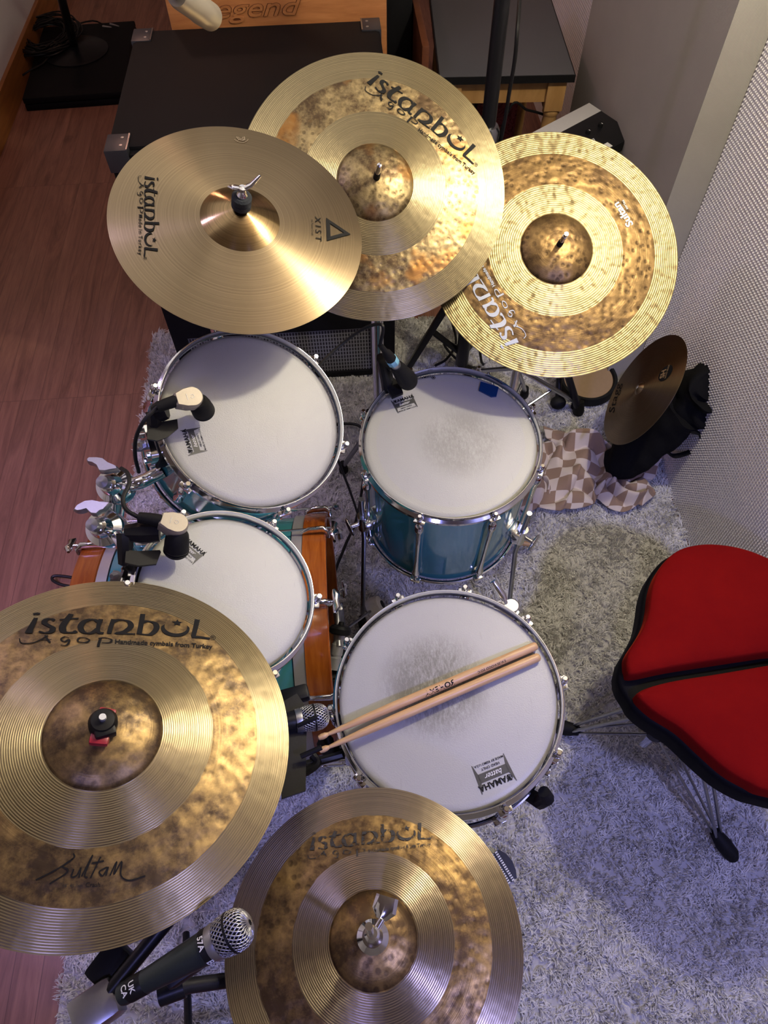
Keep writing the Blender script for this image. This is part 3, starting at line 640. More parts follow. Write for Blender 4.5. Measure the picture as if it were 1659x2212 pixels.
# ------------------------------------------------------------------ double tom holder
hroot = thing('double_tom_holder', 'chrome double tom holder with two domed ratchets and wing nuts beside the rack toms', 'drum hardware', (-.435, .685, .57))
part('post', MB().tube([(-.435, .685, .575), (-.435, .685, .86)], .0145, 20), M['chrome'], hroot, True)
part('base_plate', MB().box((-.475, .645, .572), (-.395, .725, .582), bev=.003), M['chrome'], hroot, True)
def dome(px, py, z, arm_to, wing_ang):
    c = at(px, py, z); ax = (Vector(CAM)-c).normalized(); ax = (ax+Vector((-.35, .05, .2))).normalized()
    T = frame(c, ax)
    d = MB().lathe([(1e-4, .026), (.008, .0255), (.014, .022), (.018, .012), (.019, .005), (.030, -.004), (.0315, -.008), (.031, -.030), (.026, -.034), (1e-4, -.034)], 48, T)
    part('domed_ratchet', d, M['chrome'], hroot, True, angle=28)
    part('threaded_rod', MB().tube([T@Vector((0, 0, .02)), T@Vector((0, 0, .045))], .005, 12), M['dull_chrome'], hroot, True)
    wn = MB().lathe([(.009, .028), (.011, .031), (.010, .046), (1e-4, .048)], 16, T)
    top_ = T@Vector((0, 0, .046)); zw = top_.z; pw = [at(x_, y_, zw+.004) for x_, y_ in wing_ang]; cw = sum(pw, Vector())/len(pw)
    for zz_, k_ in ((-.006, .90), (-.003, 1.0), (.003, 1.0), (.006, .90)): wn.v += [Vector((cw.x+(p.x-cw.x)*k_, cw.y+(p.y-cw.y)*k_, zw+.004+zz_)) for p in pw]
    n_ = len(pw); o_ = len(wn.v)-4*n_
    for i_ in range(3): wn.f += [(o_+i_*n_+k_, o_+i_*n_+(k_+1) % n_, o_+(i_+1)*n_+(k_+1) % n_, o_+(i_+1)*n_+k_) for k_ in range(n_)]
    wn.f += [tuple(o_+k_ for k_ in range(n_)), tuple(o_+3*n_+k_ for k_ in reversed(range(n_)))]
    part('wing_nut', wn, M['silver'], hroot, True, angle=50)
    pts = [c-ax*.018]+[Vector(p) for p in arm_to]
    part('tom_arm', MB().tube(spline(pts, 5), .0115, 16), M['chrome'], hroot, True)
    part('clamp_link', MB().tube([c-ax*.03, Vector((-.435, c.y*.5+.685*.5, .80))], .016, 14), M['chrome'], hroot, True)
    return c, ax
b1 = tom1.m@Vector((0, 0, -.075)); 
br1 = at(345, 1005, .86); br2 = at(262, 1222, .80)
dome(243, 1048, .865, [at(296, 1044, .862), at(328, 1030, .860), at(352, 1018, .862)], [(188, 995), (192, 991), (210, 991), (224, 993), (235, 1002), (256, 1011), (258, 1017), (242, 1019), (231, 1022), (217, 1021), (210, 1008), (200, 1002), (190, 1000)])
dome(222, 1140, .862, [at(262, 1168, .850), at(285, 1210, .838), at(296, 1238, .832)], [(160, 1104), (166, 1095), (184, 1085), (202, 1083), (220, 1087), (242, 1089), (238, 1093), (228, 1104), (219, 1107), (211, 1114), (199, 1113), (188, 1102), (175, 1106), (166, 1107)])
# rubber isolated brackets belong to the drums they are bolted to
def bracket(drum, p, lab=None):
    c = Vector(p); lc = drum.m.inverted()@c; a = math.atan2(lc.y, lc.x); r = drum.root
    T = Matrix.Rotation(a, 4, 'Z'); Rr = drum.Rh
    zc = max(-drum.D+.06, min(-.05, lc.z))
    pl = MB(); pts = []
    n = 14
    def rr(w_, h_, rad):
        out = []
        for (cx, cy, a0_) in ((w_-rad, h_-rad, 0), (-w_+rad, h_-rad, PI/2), (-w_+rad, -h_+rad, PI), (w_-rad, -h_+rad, 1.5*PI)):
            for k in range(5): t = a0_+k*PI/8; out.append((cx+rad*math.cos(t), cy+rad*math.sin(t)))
        return out
    A = T@Matrix.Translation((Rr+.004, 0, zc))@Matrix.Rotation(PI/2, 4, 'Y')
    part('bracket_gasket', MB().prism(rr(.030, .038, .012), -.006, .008, A), M['rubber'], r)
    part('mount_bracket', MB().prism(rr(.027, .034, .011), .008, .020, A), M['chrome'], r)
    kn = MB(); 
    for (yy, xx) in ((.022, .016), (-.022, .016), (.022, -.016), (-.022, -.016)):
        kn.lathe([(.006, .0), (.006, .006), (1e-4, .008)], 10, A@Matrix.Translation((xx, yy, .020)))
    part('bracket_bolts', kn, M['chrome'], r)
    wn = MB(); wn.lathe([(.008, .02), (.010, .03), (.009, .036), (1e-4, .037)], 8, A)
    wn.tube([A@Vector(p) for p in [(-.026, .012, .034), (-.012, .004, .032), (0, 0, .03), (.012, -.004, .032), (.026, -.012, .034)]], [.003, .006, .006, .006, .003], 8)
    part('wing_screw', wn, M['silver'], r, angle=40)
bracket(tom1, tom1.m@Vector((-.16, -.04, -.06))); bracket(tom2, tom2.m@Vector((-.14, .03, -.06)))

# ------------------------------------------------------------------ floor tom legs (parts of the floor tom)
for ang, nm in ((-40, 1), (200, 1), (95, 1)):
    a = math.radians(ang); T = Matrix.Rotation(a, 4, 'Z'); R0 = ftom.Rh
    bk = MB().box((R0-.001, -.018, -.235), (R0+.030, .018, -.190), T, .005)
    bk.tube([T@Vector((R0+.028, 0, -.243)), T@Vector((R0+.028, 0, -.182))], .0115, 14)
    part('leg_bracket', bk, M['chrome'], ftom.root, angle=40)
    wz = MB().tube([T@Vector((R0+.03, -.0, -.212)), T@Vector((R0+.058, -.0, -.212))], .005, 10)
    wz.ball((0, 0, 0), 1, (.005, .024, .014), mtx=T@Matrix.Translation((R0+.060, 0, -.212)))
    part('wing_bolt', wz, M['chrome'], ftom.root, angle=50)
    top = ftom.m@(T@Vector((R0+.028, 0, -.105))); dn = ftom.m@(T@Vector((R0+.028, 0, -.30)))
    foot = Vector((top.x+.02*math.cos(a), top.y+.02*math.sin(a)-.03, .045))
    part('leg', MB().tube([top, dn, (dn*.35+foot*.65), foot], .0058, 12), M['dull_chrome'], ftom.root, True)
    part('rubber_foot', MB().tube([foot+Vector((0, 0, .03)), foot, foot-Vector((0, 0, .02))], [.009, .013, .012], 12), M['rubber'], ftom.root, True)
# gel patch and rim print on the floor tom
gl = [ftom.loc(*p) for p in ((1038, 826), (1077, 838), (1072, 858), (1061, 859), (1034, 845))]
gp = MB().prism([(p.x, p.y) for p in gl], ftom.hd+.0004, ftom.hd+.0035); gc = sum((Vector(g) for g in gl), Vector())/5; gw = ftom.m@gc
og = single('gel_damper', MB().add([ftom.m@v for v in gp.v], gp.f), M['blue_gel'], 'dark blue gel damper patch stuck near the far edge of the floor tom head', 'drum damper', gw)
a_ = ftom.loc(942, 816).xy; b_ = ftom.loc(900, 822).xy; vf = text2d('YAMAHA', 1, .02); wd = max(v[0] for v in vf[0])
place2d(vf, 'rim_print', M['ink'], ftom.root, ftom.loc(931, 811).xy, (b_-a_), (b_-a_).length/wd*.8, lambda r: ftom.hd, .0008)
place2d(merge([arc2(0, 0, 1, 0, 2*PI, .2)]+[ribbon([(0, 0), (.8*math.cos(q*PI/3), .8*math.sin(q*PI/3))], lambda s_, t: .25, 1) for q in range(6)]), 'rim_emblem', M['ink'], ftom.root, ftom.loc(936, 816).xy, (1, 0), .0042, lambda r: ftom.hd, .0008)

# snare throw-off, stand with three rubber-tipped arms
T = Matrix.Rotation(math.radians(50), 4, 'Z'); R0 = snare.Rh
th = MB().box((R0, -.022, -.115), (R0+.022, .022, -.02), T, .004); th.lathe([(.013, -.01), (.014, .004), (.012, .006), (1e-4, .006)], 24, T@Matrix.Translation((R0+.020, -.004, -.02)))
part('throw_off', th, M['chrome'], snare.root, angle=40)
part('strainer_lever', MB().tube([T@Vector((R0+.018, .006, -.02)), T@Vector((R0+.022, .018, -.002)), T@Vector((R0+.030, .042, .012))], [.005, .0075, .006], 12), M['chrome'], snare.root, angle=50)
ss = thing('snare_stand', 'chrome snare stand whose rubber-tipped arms cradle the snare drum', 'drum stand', (.119, .373, .02))
hubp = Vector((.119, .373, .46))
for ang in (-45, 75, 190):
    a = math.radians(ang); d = Vector((math.cos(a), math.sin(a), 0)); b0 = hubp+Vector((0, 0, .0)); e = Vector((.119, .373, .565))+d*.205
    part('basket_arm', MB().tube([b0, b0+d*.10+Vector((0, 0, .07)), e], .0065, 10), M['dull_chrome'], ss, True)
    part('rubber_grip', MB().tube([e-d*.018-Vector((0, 0, .012)), e+d*.006+Vector((0, 0, .0)), e+d*.010+Vector((0, 0, .045)), e+Vector((0, 0, .062))], [.012, .013, .012, .010], 10), M['rubber'], ss, True)
    f = Vector((.119, .373, .03))+Vector((math.cos(a+1), math.sin(a+1), 0))*.19
    part('leg', MB().tube([Vector((.119, .373, .30)), f], .007, 10), M['dull_chrome'], ss, True); part('rubber_foot', MB().tube([f+Vector((0, 0, .02)), f-Vector((0, 0, .018))], .013, 10), M['rubber'], ss, True)
part('post', MB().tube([(.119, .373, .12), (.119, .373, .47)], .011, 14), M['chrome'], ss, True)

# ------------------------------------------------------------------ sticks
def stick(pb, pt, hb_, ht_, lab, prints):
    B = snare.w(*pb, hb_); Tp = snare.w(*pt, ht_); ax = (Tp-B).normalized(); L = .392
    T = frame(B, ax, (0, 0, 1))
    o = thing('drumstick', lab, 'drumstick', mtx=T, group='drumsticks on the snare drum')
    part('shaft', MB().lathe([(1e-4, 0), (.005, .0006), (.0068, .003), (.0073, .008), (.0073, L*.66), (.0062, L*.80), (.0042, L*.91), (.0028, L*.955), (1e-4, L*.956)], 28), M['stick_wood'], o, angle=50)
    part('tip', MB().lathe([(1e-4, L*.950), (.0028, L*.955), (.0046, L*.967), (.0050, L*.98), (.0036, L*.995), (1e-4, L)], 24), M['stick_wood'], o)
    return o, T
s1, T1 = stick((1160, 1394), (668, 1603), .0085, .026, 'upper of the two drumsticks, black printing along its shaft', True)
s2, T2 = stick((1166, 1418), (668, 1632), .0085, .024, 'lower of the two drumsticks, plain on its upward side', False)
def curl_text(txt, z0, size, mat, root, phi0, bold=.02):
    vf = text2d(txt, size, bold, 0); vs = []
    for (x, y) in vf[0]:
        ph = phi0+(y)/.0076; vs.append(Vector((.00745*math.cos(ph), .00745*math.sin(ph), z0+x)))
    mb = MB(); mb.v = vs; mb.f = vf[1]; part('stick_print', mb, mat, root, smooth=False)
curl_text('ROHEMA', .155, .013, M['ink'], s1, -1.15, .03); curl_text('SWISSWOOD 5OIC', .062, .006, M['ink'], s1, -1.0)

# ------------------------------------------------------------------ microphones on drums
def clip_mic(drum, hpx, hpx2, house, neck, clippx, paddle, cable, lab):
    """hpx->hpx2 axis of the black head, house: wide end, narrow end; all pixels with heights over the head"""
    c = drum.w(*hpx, .055)
    o = thing('drum_microphone', lab, 'microphone', c, group='microphones clipped to the drums')
    a = drum.w(*hpx, .062); b = drum.w(*hpx2, .028); ax = (b-a).normalized(); T = frame(a, ax)
    part('head', MB().lathe([(1e-4, -.004), (.012, -.003), (.0158, .004), (.0175, .016), (.0178, .030), (.0160, .038), (.0135, .0405), (1e-4, .041)], 36, T), M['rubber'], o, True)
    gr = MB()
    for zz_ in (.029, .033):
        gr.lathe([(.0174, zz_), (.0183, zz_+.0004), (.0183, zz_+.0012), (.0174, zz_+.0016)], 36, T)
    part('grille_ring', gr, M['black'], o, True)
    w_ = drum.w(*house[0], .070); nr = drum.w(*house[1], .070); d = (nr-w_).normalized(); nn = (drum.m.to_3x3()@Vector((0, 0, 1)))
    F = frame(w_, nn, d); L = (nr-w_).length; poly = []
    for k in range(13):
        t = PI/2+PI*k/12; poly.append((.0165*math.cos(t), .0165*math.sin(t)))
    poly += [(L*.45, -.0150), (L, -.0095), (L, .0095), (L*.45, .0150)]
    sm = [(x*.90, y*.90) for x, y in poly]
    hb2 = MB(); n = len(poly)
    lay = [(sm, -.013), (poly, -.010), (poly, .006), (sm, .009)]
    for pl_, z_ in lay: hb2.v += [F@Vector((x, y, z_)) for x, y in pl_]
    for i in range(3): hb2.f += [(i*n+k, i*n+(k+1) % n, (i+1)*n+(k+1) % n, (i+1)*n+k) for k in range(n)]
    hb2.f += [tuple(reversed(range(n))), tuple(3*n+k for k in range(n))]
    hs_ = part('housing', hb2, M['champagne'], o, True, angle=30)
    for (x, y) in ((.006, .0150), (.006, -.0150)):
        part('screw', MB().lathe([(.0028, 0), (.0028, .0022), (1e-4, .0026)], 12, F@Matrix.Translation((x, y, .004))), M['dull_chrome'], hs_)
    em = merge([arc2(0, 0, .0028, .3, 5.6, .0008), ([(.0075, -.005), (.0085, -.005), (.0085, .005), (.0075, .005)], [(0, 1, 2, 3)])])
    m3 = MB(); m3.v = [F@Vector((x+.001, y, .0094)) for x, y in em[0]]; m3.f = em[1]; part('embossed_emblem', m3, M['dull_chrome'], hs_, True, smooth=False)
    e0 = nr; e1 = drum.w(*neck, .062)
    part('connector', MB().tube([e0-d*.004, e0+(e1-e0)*.5, e1], [.0095, .0090, .0080], 18), M['rubber'], o, True)
    cp = [drum.w(p[0], p[1], p[2]) for p in cable]
    part('cable', MB().tube(spline([e1]+cp, 6), .0032, 10), M['cable'], o, True)
    cl = MB(); q0 = drum.w(*clippx[0], .045); q1 = drum.w(*clippx[1], .035)
    cl.tube([q0, (q0+q1)*.5, q1], [.014, .0165, .012], 8); q2 = drum.w(clippx[2][0], clippx[2][1], .0)
    cl.tube([q1, (q1+q2)*.5+nn*.01, q2], [.013, .012, .009], 8)
    part('rim_clip', cl, M['black'], o, True, angle=40)
    pd = [drum.w(p[0], p[1], .030) for p in paddle]; k = len(pd); m4 = MB()
    m4.v = pd+[p-nn*.005 for p in pd]; m4.f = [tuple(range(k)), tuple(reversed(range(k, 2*k)))]+[(i, i+k, (i+1) % k+k, (i+1) % k) for i in range(k)]
    part('clip_lever', m4, M['black'], o, True, angle=25)
    return o
clip_mic(tom1, (428, 868), (441, 890), ((414, 860), (377, 866)), (340, 880),
         ((360, 885), (332, 892), (330, 940)), ((320, 905), (345, 912), (383, 905), (385, 925), (362, 944), (340, 952), (318, 948)),
         [(312, 908, .055), (294, 945, .03), (292, 985, -.01), (300, 1020, -.05)], 'clip-on drum microphone on the far rim of the larger rack tom, champagne housing')
clip_mic(tom2, (384, 1150), (380, 1195), ((381, 1134), (345, 1124)), (300, 1118),
         ((345, 1150), (270, 1152), (268, 1215)), ((272, 1188), (300, 1190), (345, 1188), (348, 1192), (338, 1218), (300, 1222), (270, 1215)),
         [(272, 1100, .060), (266, 1075, .060), (279, 1045, .060), (275, 1022, .055), (262, 1012, .04)], 'clip-on drum microphone over the smaller rack tom, champagne housing, thick black swivel')
# floor tom microphone
o = thing('drum_microphone', 'black microphone with a light blue cable collar clipped to the floor tom', 'microphone', ftom.w(880, 815, .06), group='microphones clipped to the drums')
A = ftom.w(856, 790, .115); B = ftom.w(884, 826, .045); ax = (B-A).normalized(); L = (B-A).length; T = frame(A, ax)
part('body', MB().lathe([(1e-4, 0), (.0125, .0), (.0140, .006), (.0185, L*.55), (.0200, L*.72), (.0205, L-.006), (.0185, L), (1e-4, L+.001)], 36, T), M['rubber'], o, True)
part('xlr_shell', MB().lathe([(.0095, -.036), (.0100, -.034), (.0100, .0), (.0095, .002)], 28, T), M['silver'], o, True)
part('colour_collar', MB().lathe([(.0115, -.030), (.0122, -.029), (.0122, -.014), (.0115, -.013)], 8, T, closed=True), M['blue_tape'], o, True)
part('connector_boot', MB().lathe([(1e-4, -.085), (.005, -.085), (.006, -.06), (.0095, -.052), (.0105, -.036), (.0105, -.03), (1e-4, -.03)], 20, T), M['rubber'], o, True)
e = T@Vector((0, 0, -.085)); cabp = [e, aty(826, 703, e.y+.01), aty(790, 708, e.y+.03), aty(740, 742, e.y+.02), aty(690, 790, e.y-.02), aty(668, 830, e.y-.05), Vector((-.03, 1.05, .35)), Vector((0.0, 1.1, .05))]
part('cable', MB().tube(spline(cabp, 8), .0033, 10), M['cable'], o, True)
q0 = ftom.w(828, 775, .09); q1 = ftom.w(850, 792, .085); q2 = ftom.w(836, 820, .04); q3 = ftom.w(835, 842, 0)
part('rim_clip', MB().tube([q1, q0, q2, q3], [.012, .015, .014, .010], 10), M['black'], o, True)
part('clip_lever', MB().prism([(-.012, -.022), (.014, -.022), (.018, .0), (.012, .020), (-.012, .018)], -.004, .004, frame(ftom.w(848, 838, .02), (0, -.2, 1), (1, .4, 0))), M['black'], o, True)

def mesh_head(o, T, r, L, mat_ring=True):
    """wire grille head: solid dark core, wire hoops, spiral wires"""
    prof = [(r*.80, 0), (r*.93, L*.12), (r, L*.42), (r, L*.55), (r*.96, L*.70), (r*.83, L*.84), (r*.62, L*.93), (r*.35, L*.98), (r*.12, L*.997), (1e-4, L)]
    part('grille_core', MB().lathe([(p*.93, z*.985+.0003) for p, z in prof], 32, T), M['rubber'], o, True)
    def rad(z):
        for (a, za), (b, zb_) in zip(prof, prof[1:]):
            if za <= z <= zb_: return a+(b-a)*(z-za)/(zb_-za)
        return 1e-4
    g = MB(); nw = 26
    for s_ in (-1, 1):
        for k in range(nw):
            pts = []
            for i in range(19):
                z = L*.995*math.sin(PI/2*i/18); ph = 2*PI*k/nw+s_*z/L*1.5; q = rad(z); pts.append(T@Vector((q*math.cos(ph), q*math.sin(ph), z)))
            g.tube(pts, r*.040, 5, cap=False)
    part('wire_grille', g, M['silver'], o, True, angle=80)
    if mat_ring: part('grille_band', MB().lathe([(r*.99, L*.44), (r*1.04, L*.45), (r*1.04, L*.52), (r*.99, L*.53)], 40, T, closed=True), M['black'], o, True)
    part('collar_ring', MB().lathe([(r*.78, -.008), (r*.88, -.007), (r*.92, -.001), (r*.90, .003), (r*.80, .004)], 40, T, closed=True), M['silver'], o, True)
# snare microphone on a black bracket
A = snare.w(655, 1573, -.005)+Vector((0, 0, .045)); B = A+Vector((.075, .012, -.012))
o = thing('drum_microphone', 'short microphone with silver ball grille on a black bracket beside the snare drum', 'microphone', A, group='microphones clipped to the drums')
T = frame(A, (B-A), (0, 0, 1)); mesh_head(o, T, .0205, .046)
part('body', MB().lathe([(1e-4, -.062), (.012, -.060), (.0155, -.03), (.0165, -.008), (.016, 0), (1e-4, 0)], 32, T), M['black_metal'], o, True)
bk = MB().prism([(-.020, -.085), (.016, -.075), (.020, .05), (.004, .075), (-.022, .06)], -.004, .004, frame(A+Vector((-.010, -.030, -.008)), (.15, 0, 1), (1, 0, 0)))
part('bracket_plate', bk, M['black_metal'], o, True)
for (x, y) in ((642, 1567), (650, 1634)):
    p = at(x, y, A.z+.012); part('clamp_lever', MB().tube([p, p+Vector((.032, .010, .004))], .0042, 10), M['black'], o, True)
lp = MB().tube(spline([at(630, 1610, .70), at(628, 1660, .69), at(648, 1672, .69), at(684, 1650, .69), at(676, 1632, .69)], 5), .007, 8); lp.tube([at(660, 1652, .69), snare.w(742, 1630, -.02)], .007, 8)
part('rim_clamp', lp, M['black'], o, True)
kb = at(632, 1505, .69); part('clamp_knob', MB().box((-.024, -.012, -.012), (.028, .014, .012), Matrix.Translation(kb)@Matrix.Rotation(.2, 4, 'Z'), .006), M['black'], o, True)
part('clamp_rod', MB().tube([kb, A+Vector((-.02, -.0, -.01))], .006, 10), M['black_metal'], o, True)

# big hand-held style microphone lower left, on its boom
A = at(262, 2150, .93); B = at(470, 2032, .965); ax = (B-A).normalized(); L = (B-A).length
o = thing('vocal_microphone', 'dark green-grey microphone with silver ball grille between the two nearest cymbals', 'microphone', A)
T = frame(A, ax, (0, 0, 1))
part('body', MB().lathe([(1e-4, 0), (.0105, .0), (.0115, .004), (.0120, L*.25), (.0172, L*.86), (.0172, L*.865), (.0178, L*.87), (.0178, L*.96), (.0165, L-.006), (1e-4, L-.006)], 40, T), M['gunmetal'], o, True, angle=40)
mesh_head(o, frame(B, ax, (0, 0, 1)), .0208, .040)
part('label_band', MB().lathe([(.0182, L*.885), (.0184, L*.887), (.0184, L*.948), (.0182, L*.95)], 40, T, closed=True), M['black'], o, True)
part('tail_band', MB().lathe([(.0118, .010), (.0122, .011), (.0124, .030), (.0118, .031)], 40, T, closed=True), M['black'], o, True)
def wrap_text(txt, z0, size, rr_, root, T, phi0, rot=False, mat='white_ink'):
    vf = text2d(txt, size, .02); vs = []
    for (x, y) in vf[0]:
        if rot: ph = phi0+x/rr_; z = z0+y
        else: ph = phi0+y/rr_; z = z0+x
        vs.append(T@Vector((rr_*math.cos(ph), rr_*math.sin(ph), z)))
    mb = MB(); mb.v = vs; mb.f = vf[1]; part('printed_marking', mb, M[mat], root, True, smooth=False)
wrap_text('BETA', L*.893, .011, .0187, o, T, .9, True); wrap_text('57A', L*.893, .009, .0187, o, T, -.6, True)
wrap_text('UK', .018, .009, .0127, o, T, -.55, True); wrap_text('CA', .009, .009, .0127, o, T, -.55, True)
# its stand
o = thing('boom_microphone_stand', 'black boom stand holding the ball-grille microphone in the lower left corner', 'microphone stand', at(205, 2190, .03))
j = at(215, 2172, .91)
part('swivel_joint', MB().box((-.028, -.020, -.020), (.022, .020, .016), Matrix.Translation(j)@Matrix.Rotation(.5, 4, 'Z'), .008), M['silver'], o, True)
part('boom_arm', MB().tube([j+Vector((0, 0, .004)), at(345, 2010, .93), at(395, 1950, .935)], .0085, 14), M['black_metal'], o, True)
part('lower_tube', MB().tube([j, at(120, 2330, .80)], .011, 14), M['black_metal'], o, True)
part('upright', MB().tube([at(120, 2330, .80), Vector((at(120, 2330, .80).x, at(120, 2330, .80).y, .05))], .012, 14), M['black_metal'], o, True)
part('mic_clip', MB().tube([A+ax*.05-Vector((0, 0, .024)), A+ax*.085-Vector((0, 0, .022))], .013, 12).box((-.022, -.016, -.024), (.030, .014, -.004), Matrix.Translation(A+ax*.07-Vector((0, 0, .01)))@Matrix.Rotation(.5, 4, 'Z'), .006), M['black'], o, True)
part('adjust_knob', MB().box((-.022, -.016, -.016), (.022, .018, .016), Matrix.Translation(at(242, 2085, .90))@Matrix.Rotation(.9, 4, 'Z'), .006), M['black'], o, True)
part('extension_arm', MB().tube([at(345, 2150, .86), at(400, 2130, .86), at(402, 2130, .86), at(560, 2108, .80)], [.012, .012, .0085, .0085], 14), M['black_metal'], o, True)
for q in ((.28, .02), (-.05, .18), (-.16, -.1)):
    b0 = Vector((at(120, 2330, .80).x, at(120, 2330, .80).y, .16)); f_ = Vector((b0.x+q[0], b0.y+q[1], .03))
    part('leg', MB().tube([b0, f_], .008, 10), M['black_metal'], o, True)

# overhead microphone at the top edge
p0 = at(448, 32, 1.40); p1 = at(402, 2, 1.44); ax = (p0-p1).normalized(); T = frame(p1, ax)
o = thing('overhead_microphone', 'champagne coloured condenser microphone hanging at the top edge above the black cabinet', 'microphone', p1)
LL = (p0-p1).length+.014
part('body', MB().lathe([(1e-4, -.03), (.013, -.03), (.015, -.02), (.0165, LL*.45), (.0175, LL*.5), (.0175, LL-.004), (.015, LL), (1e-4, LL)], 32, T), M['champagne'], o, True)
part('swivel', MB().ball((0, 0, 0), .017, (1, 1, .8), mtx=Matrix.Translation(p1+Vector((-.004, .01, .012)))), simple('warm_grey_plastic', (0.28, 0.27, 0.27), 0.4), o, True)
part('cable_tail', MB().tube([p1, p1-ax*.10], .006, 8), M['cable'], o, True)
o = thing('overhead_boom_stand', 'tall black boom stand reaching over the amplifiers to the overhead microphone', 'microphone stand', (-.30, 3.05, .02))
part('upright', MB().tube([(-.30, 3.05, .03), (-.30, 3.05, 1.75)], .011, 12), M['black_metal'], o, True)
part('boom_arm', MB().tube([(-.30, 3.05, 1.75), p1+Vector((-.004, .014, .03))], .008, 12), M['black_metal'], o, True)
part('round_base', MB().lathe([(.13, .0), (.13, .015), (.12, .022), (1e-4, .03)], 40, Matrix.Translation((-.30, 3.05, 0))), M['black_metal'], o, True)

# ------------------------------------------------------------------ cymbal stands
def stand(name, label, cyms, base, ztop, feet, tube_r=.0125, top=None, rod=None):
    o = thing(name, label, 'cymbal stand', (base[0], base[1], .02), group='cymbal stands'); bx, by = base
    part('upright_tube', MB().tube([(bx, by, .10), (bx, by, ztop)], tube_r, 20), M['chrome'], o, True)
    part('height_collar', MB().tube([(bx, by, ztop-.03), (bx, by, ztop+.012)], tube_r+.006, 20), M['chrome'], o, True)
    c = cyms; n = (c.m.to_3x3()@Vector((0, 0, 1))); apex = c.m@Vector((0, 0, c.hb+c.bh)); und = c.m@Vector((0, 0, c.hb+c.bh-.055))
    part('boom_arm', MB().tube([(bx, by, ztop-.01), und-n*.02], .0085, 14), M['chrome'], o, True)
    part('tilter_rod', MB().tube([und-n*.03, apex+n*(rod or .045)], .0040, 12), M['chrome'], o, True)
    part('felt_washer', MB().lathe([(.006, -.018), (.018, -.018), (.018, -.006), (.006, -.006)], 24, c.m@Matrix.Translation((0, 0, c.hb+c.bh))), M['felt'], o, True)
    for f in feet:
        f = Vector(f); part('leg', MB().tube([(bx, by, .36), f+Vector((0, 0, .012))], .0075, 12), M['dull_chrome'], o, True)
        mid = (Vector((bx, by, .36))*.45+f*.55); part('leg_brace', MB().tube([(bx, by, .13), mid], .0045, 8), M['dull_chrome'], o, True)
        part('rubber_foot', MB().tube([f+Vector((0, 0, .030)), f+Vector((0, 0, 0)), f-Vector((0, 0, .014))], [.010, .015, .014], 12), M['rubber'], o, True)
    return o
pm = at(817, 790, .55)
def F(px, py, z=.03): return tuple(at(px, py, z))
st_mid = stand('cymbal_stand', 'chrome cymbal stand rising behind the floor tom under the large crash with black lettering', c_mid, (pm.x, pm.y), .93, [F(742, 1012), F(880, 900), (pm.x-.02, pm.y+.28, .03)], .0145)
Tm = c_mid.m@Matrix.Translation((0, 0, .042))
part('sleeve', MB().lathe([(.0060, -.006), (.0065, .0), (.0058, .016), (.004, .018), (1e-4, .018)], 20, Tm), M['rubber'], st_mid, True)
part('rod_tip', MB().lathe([(.0048, .016), (.0050, .034), (.0042, .038), (.0042, .046), (1e-4, .048)], 16, Tm), M['chrome'], st_mid, True)
st_ride = stand('cymbal_stand', 'chrome stand of the ride cymbal, its legs between floor tom and practice pad', c_ride, (.47, 1.42), .70, [F(1133, 850), (.40, 1.72, .03), (.74, 1.55, .03)])
Tr = c_ride.m@Matrix.Translation((0, 0, .040))
part('sleeve', MB().lathe([(.0055, -.006), (.0060, .0), (.0055, .014), (.004, .016), (1e-4, .016)], 20, Tr), M['rubber'], st_ride, True)
part('rod_tip', MB().lathe([(.0045, .014), (.0048, .036), (1e-4, .038)], 16, Tr), M['chrome'], st_ride, True)
st_x = stand('cymbal_stand', 'chrome stand carrying the plain lathed crash on a thick felt and wing nut', c_x, (-.32, 1.32), .92, [(-.50, 1.45, .03), (-.18, 1.45, .03), (-.34, 1.16, .03)], rod=.040)
Tx = c_x.m@Matrix.Translation((0, 0, .042))
part('felt_washer', MB().lathe([(1e-4, 0), (.013, 0), (.0155, .003), (.0155, .011), (.014, .012), (.0155, .013), (.0155, .022), (.012, .025), (1e-4, .025)], 32, Tx), M['felt'], st_x, True)
part('wing_nut', MB().lathe([(.0085, .024), (.0085, .028), (.006, .031), (.0055, .042), (1e-4, .043)], 20, Tx).tube([Tx@Vector(p) for p in [(-.020, .010, .030), (-.012, .003, .037), (0, 0, .038), (.012, .006, .042), (.026, .014, .056)]], [.003, .0055, .006, .006, .0035], 12, flat=.6), M['chrome'], st_x, True, angle=50)
st_bl = stand('cymbal_stand', 'stand of the left-hand crash with a black and red quick-release nut', c_bl, (-.66, .30), .80, [(-.90, .40, .012), (-.55, .12, .03), (-.62, .50, .03)], rod=.03)
Tb = c_bl.m@Matrix.Translation((0, 0, .041))@Matrix.Rotation(math.radians(-35), 4, 'Z')
part('quick_nut', MB().lathe([(.015, 0), (.0165, .003), (.0165, .014), (.013, .020), (.006, .021), (1e-4, .021)], 32, Tb).box((-.012, -.012, .002), (.019, .012, .018), Tb@Matrix.Rotation(-.6, 4, 'Z'), .004), M['black'], st_bl, True)
part('red_button', MB().box((-.011, -.026, .001), (.011, -.012, .012), Tb@Matrix.Rotation(.55, 4, 'Z'), .004), M['red_plastic'], st_bl, True)
part('red_button', MB().box((-.010, .010, .002), (.010, .0195, .010), Tb@Matrix.Rotation(.45, 4, 'Z'), .003), M['red_plastic'], st_bl, True)
part('rod_tip', MB().lathe([(.0042, .018), (.0042, .026), (1e-4, .028)], 16, Tb), M['silver'], st_bl, True)
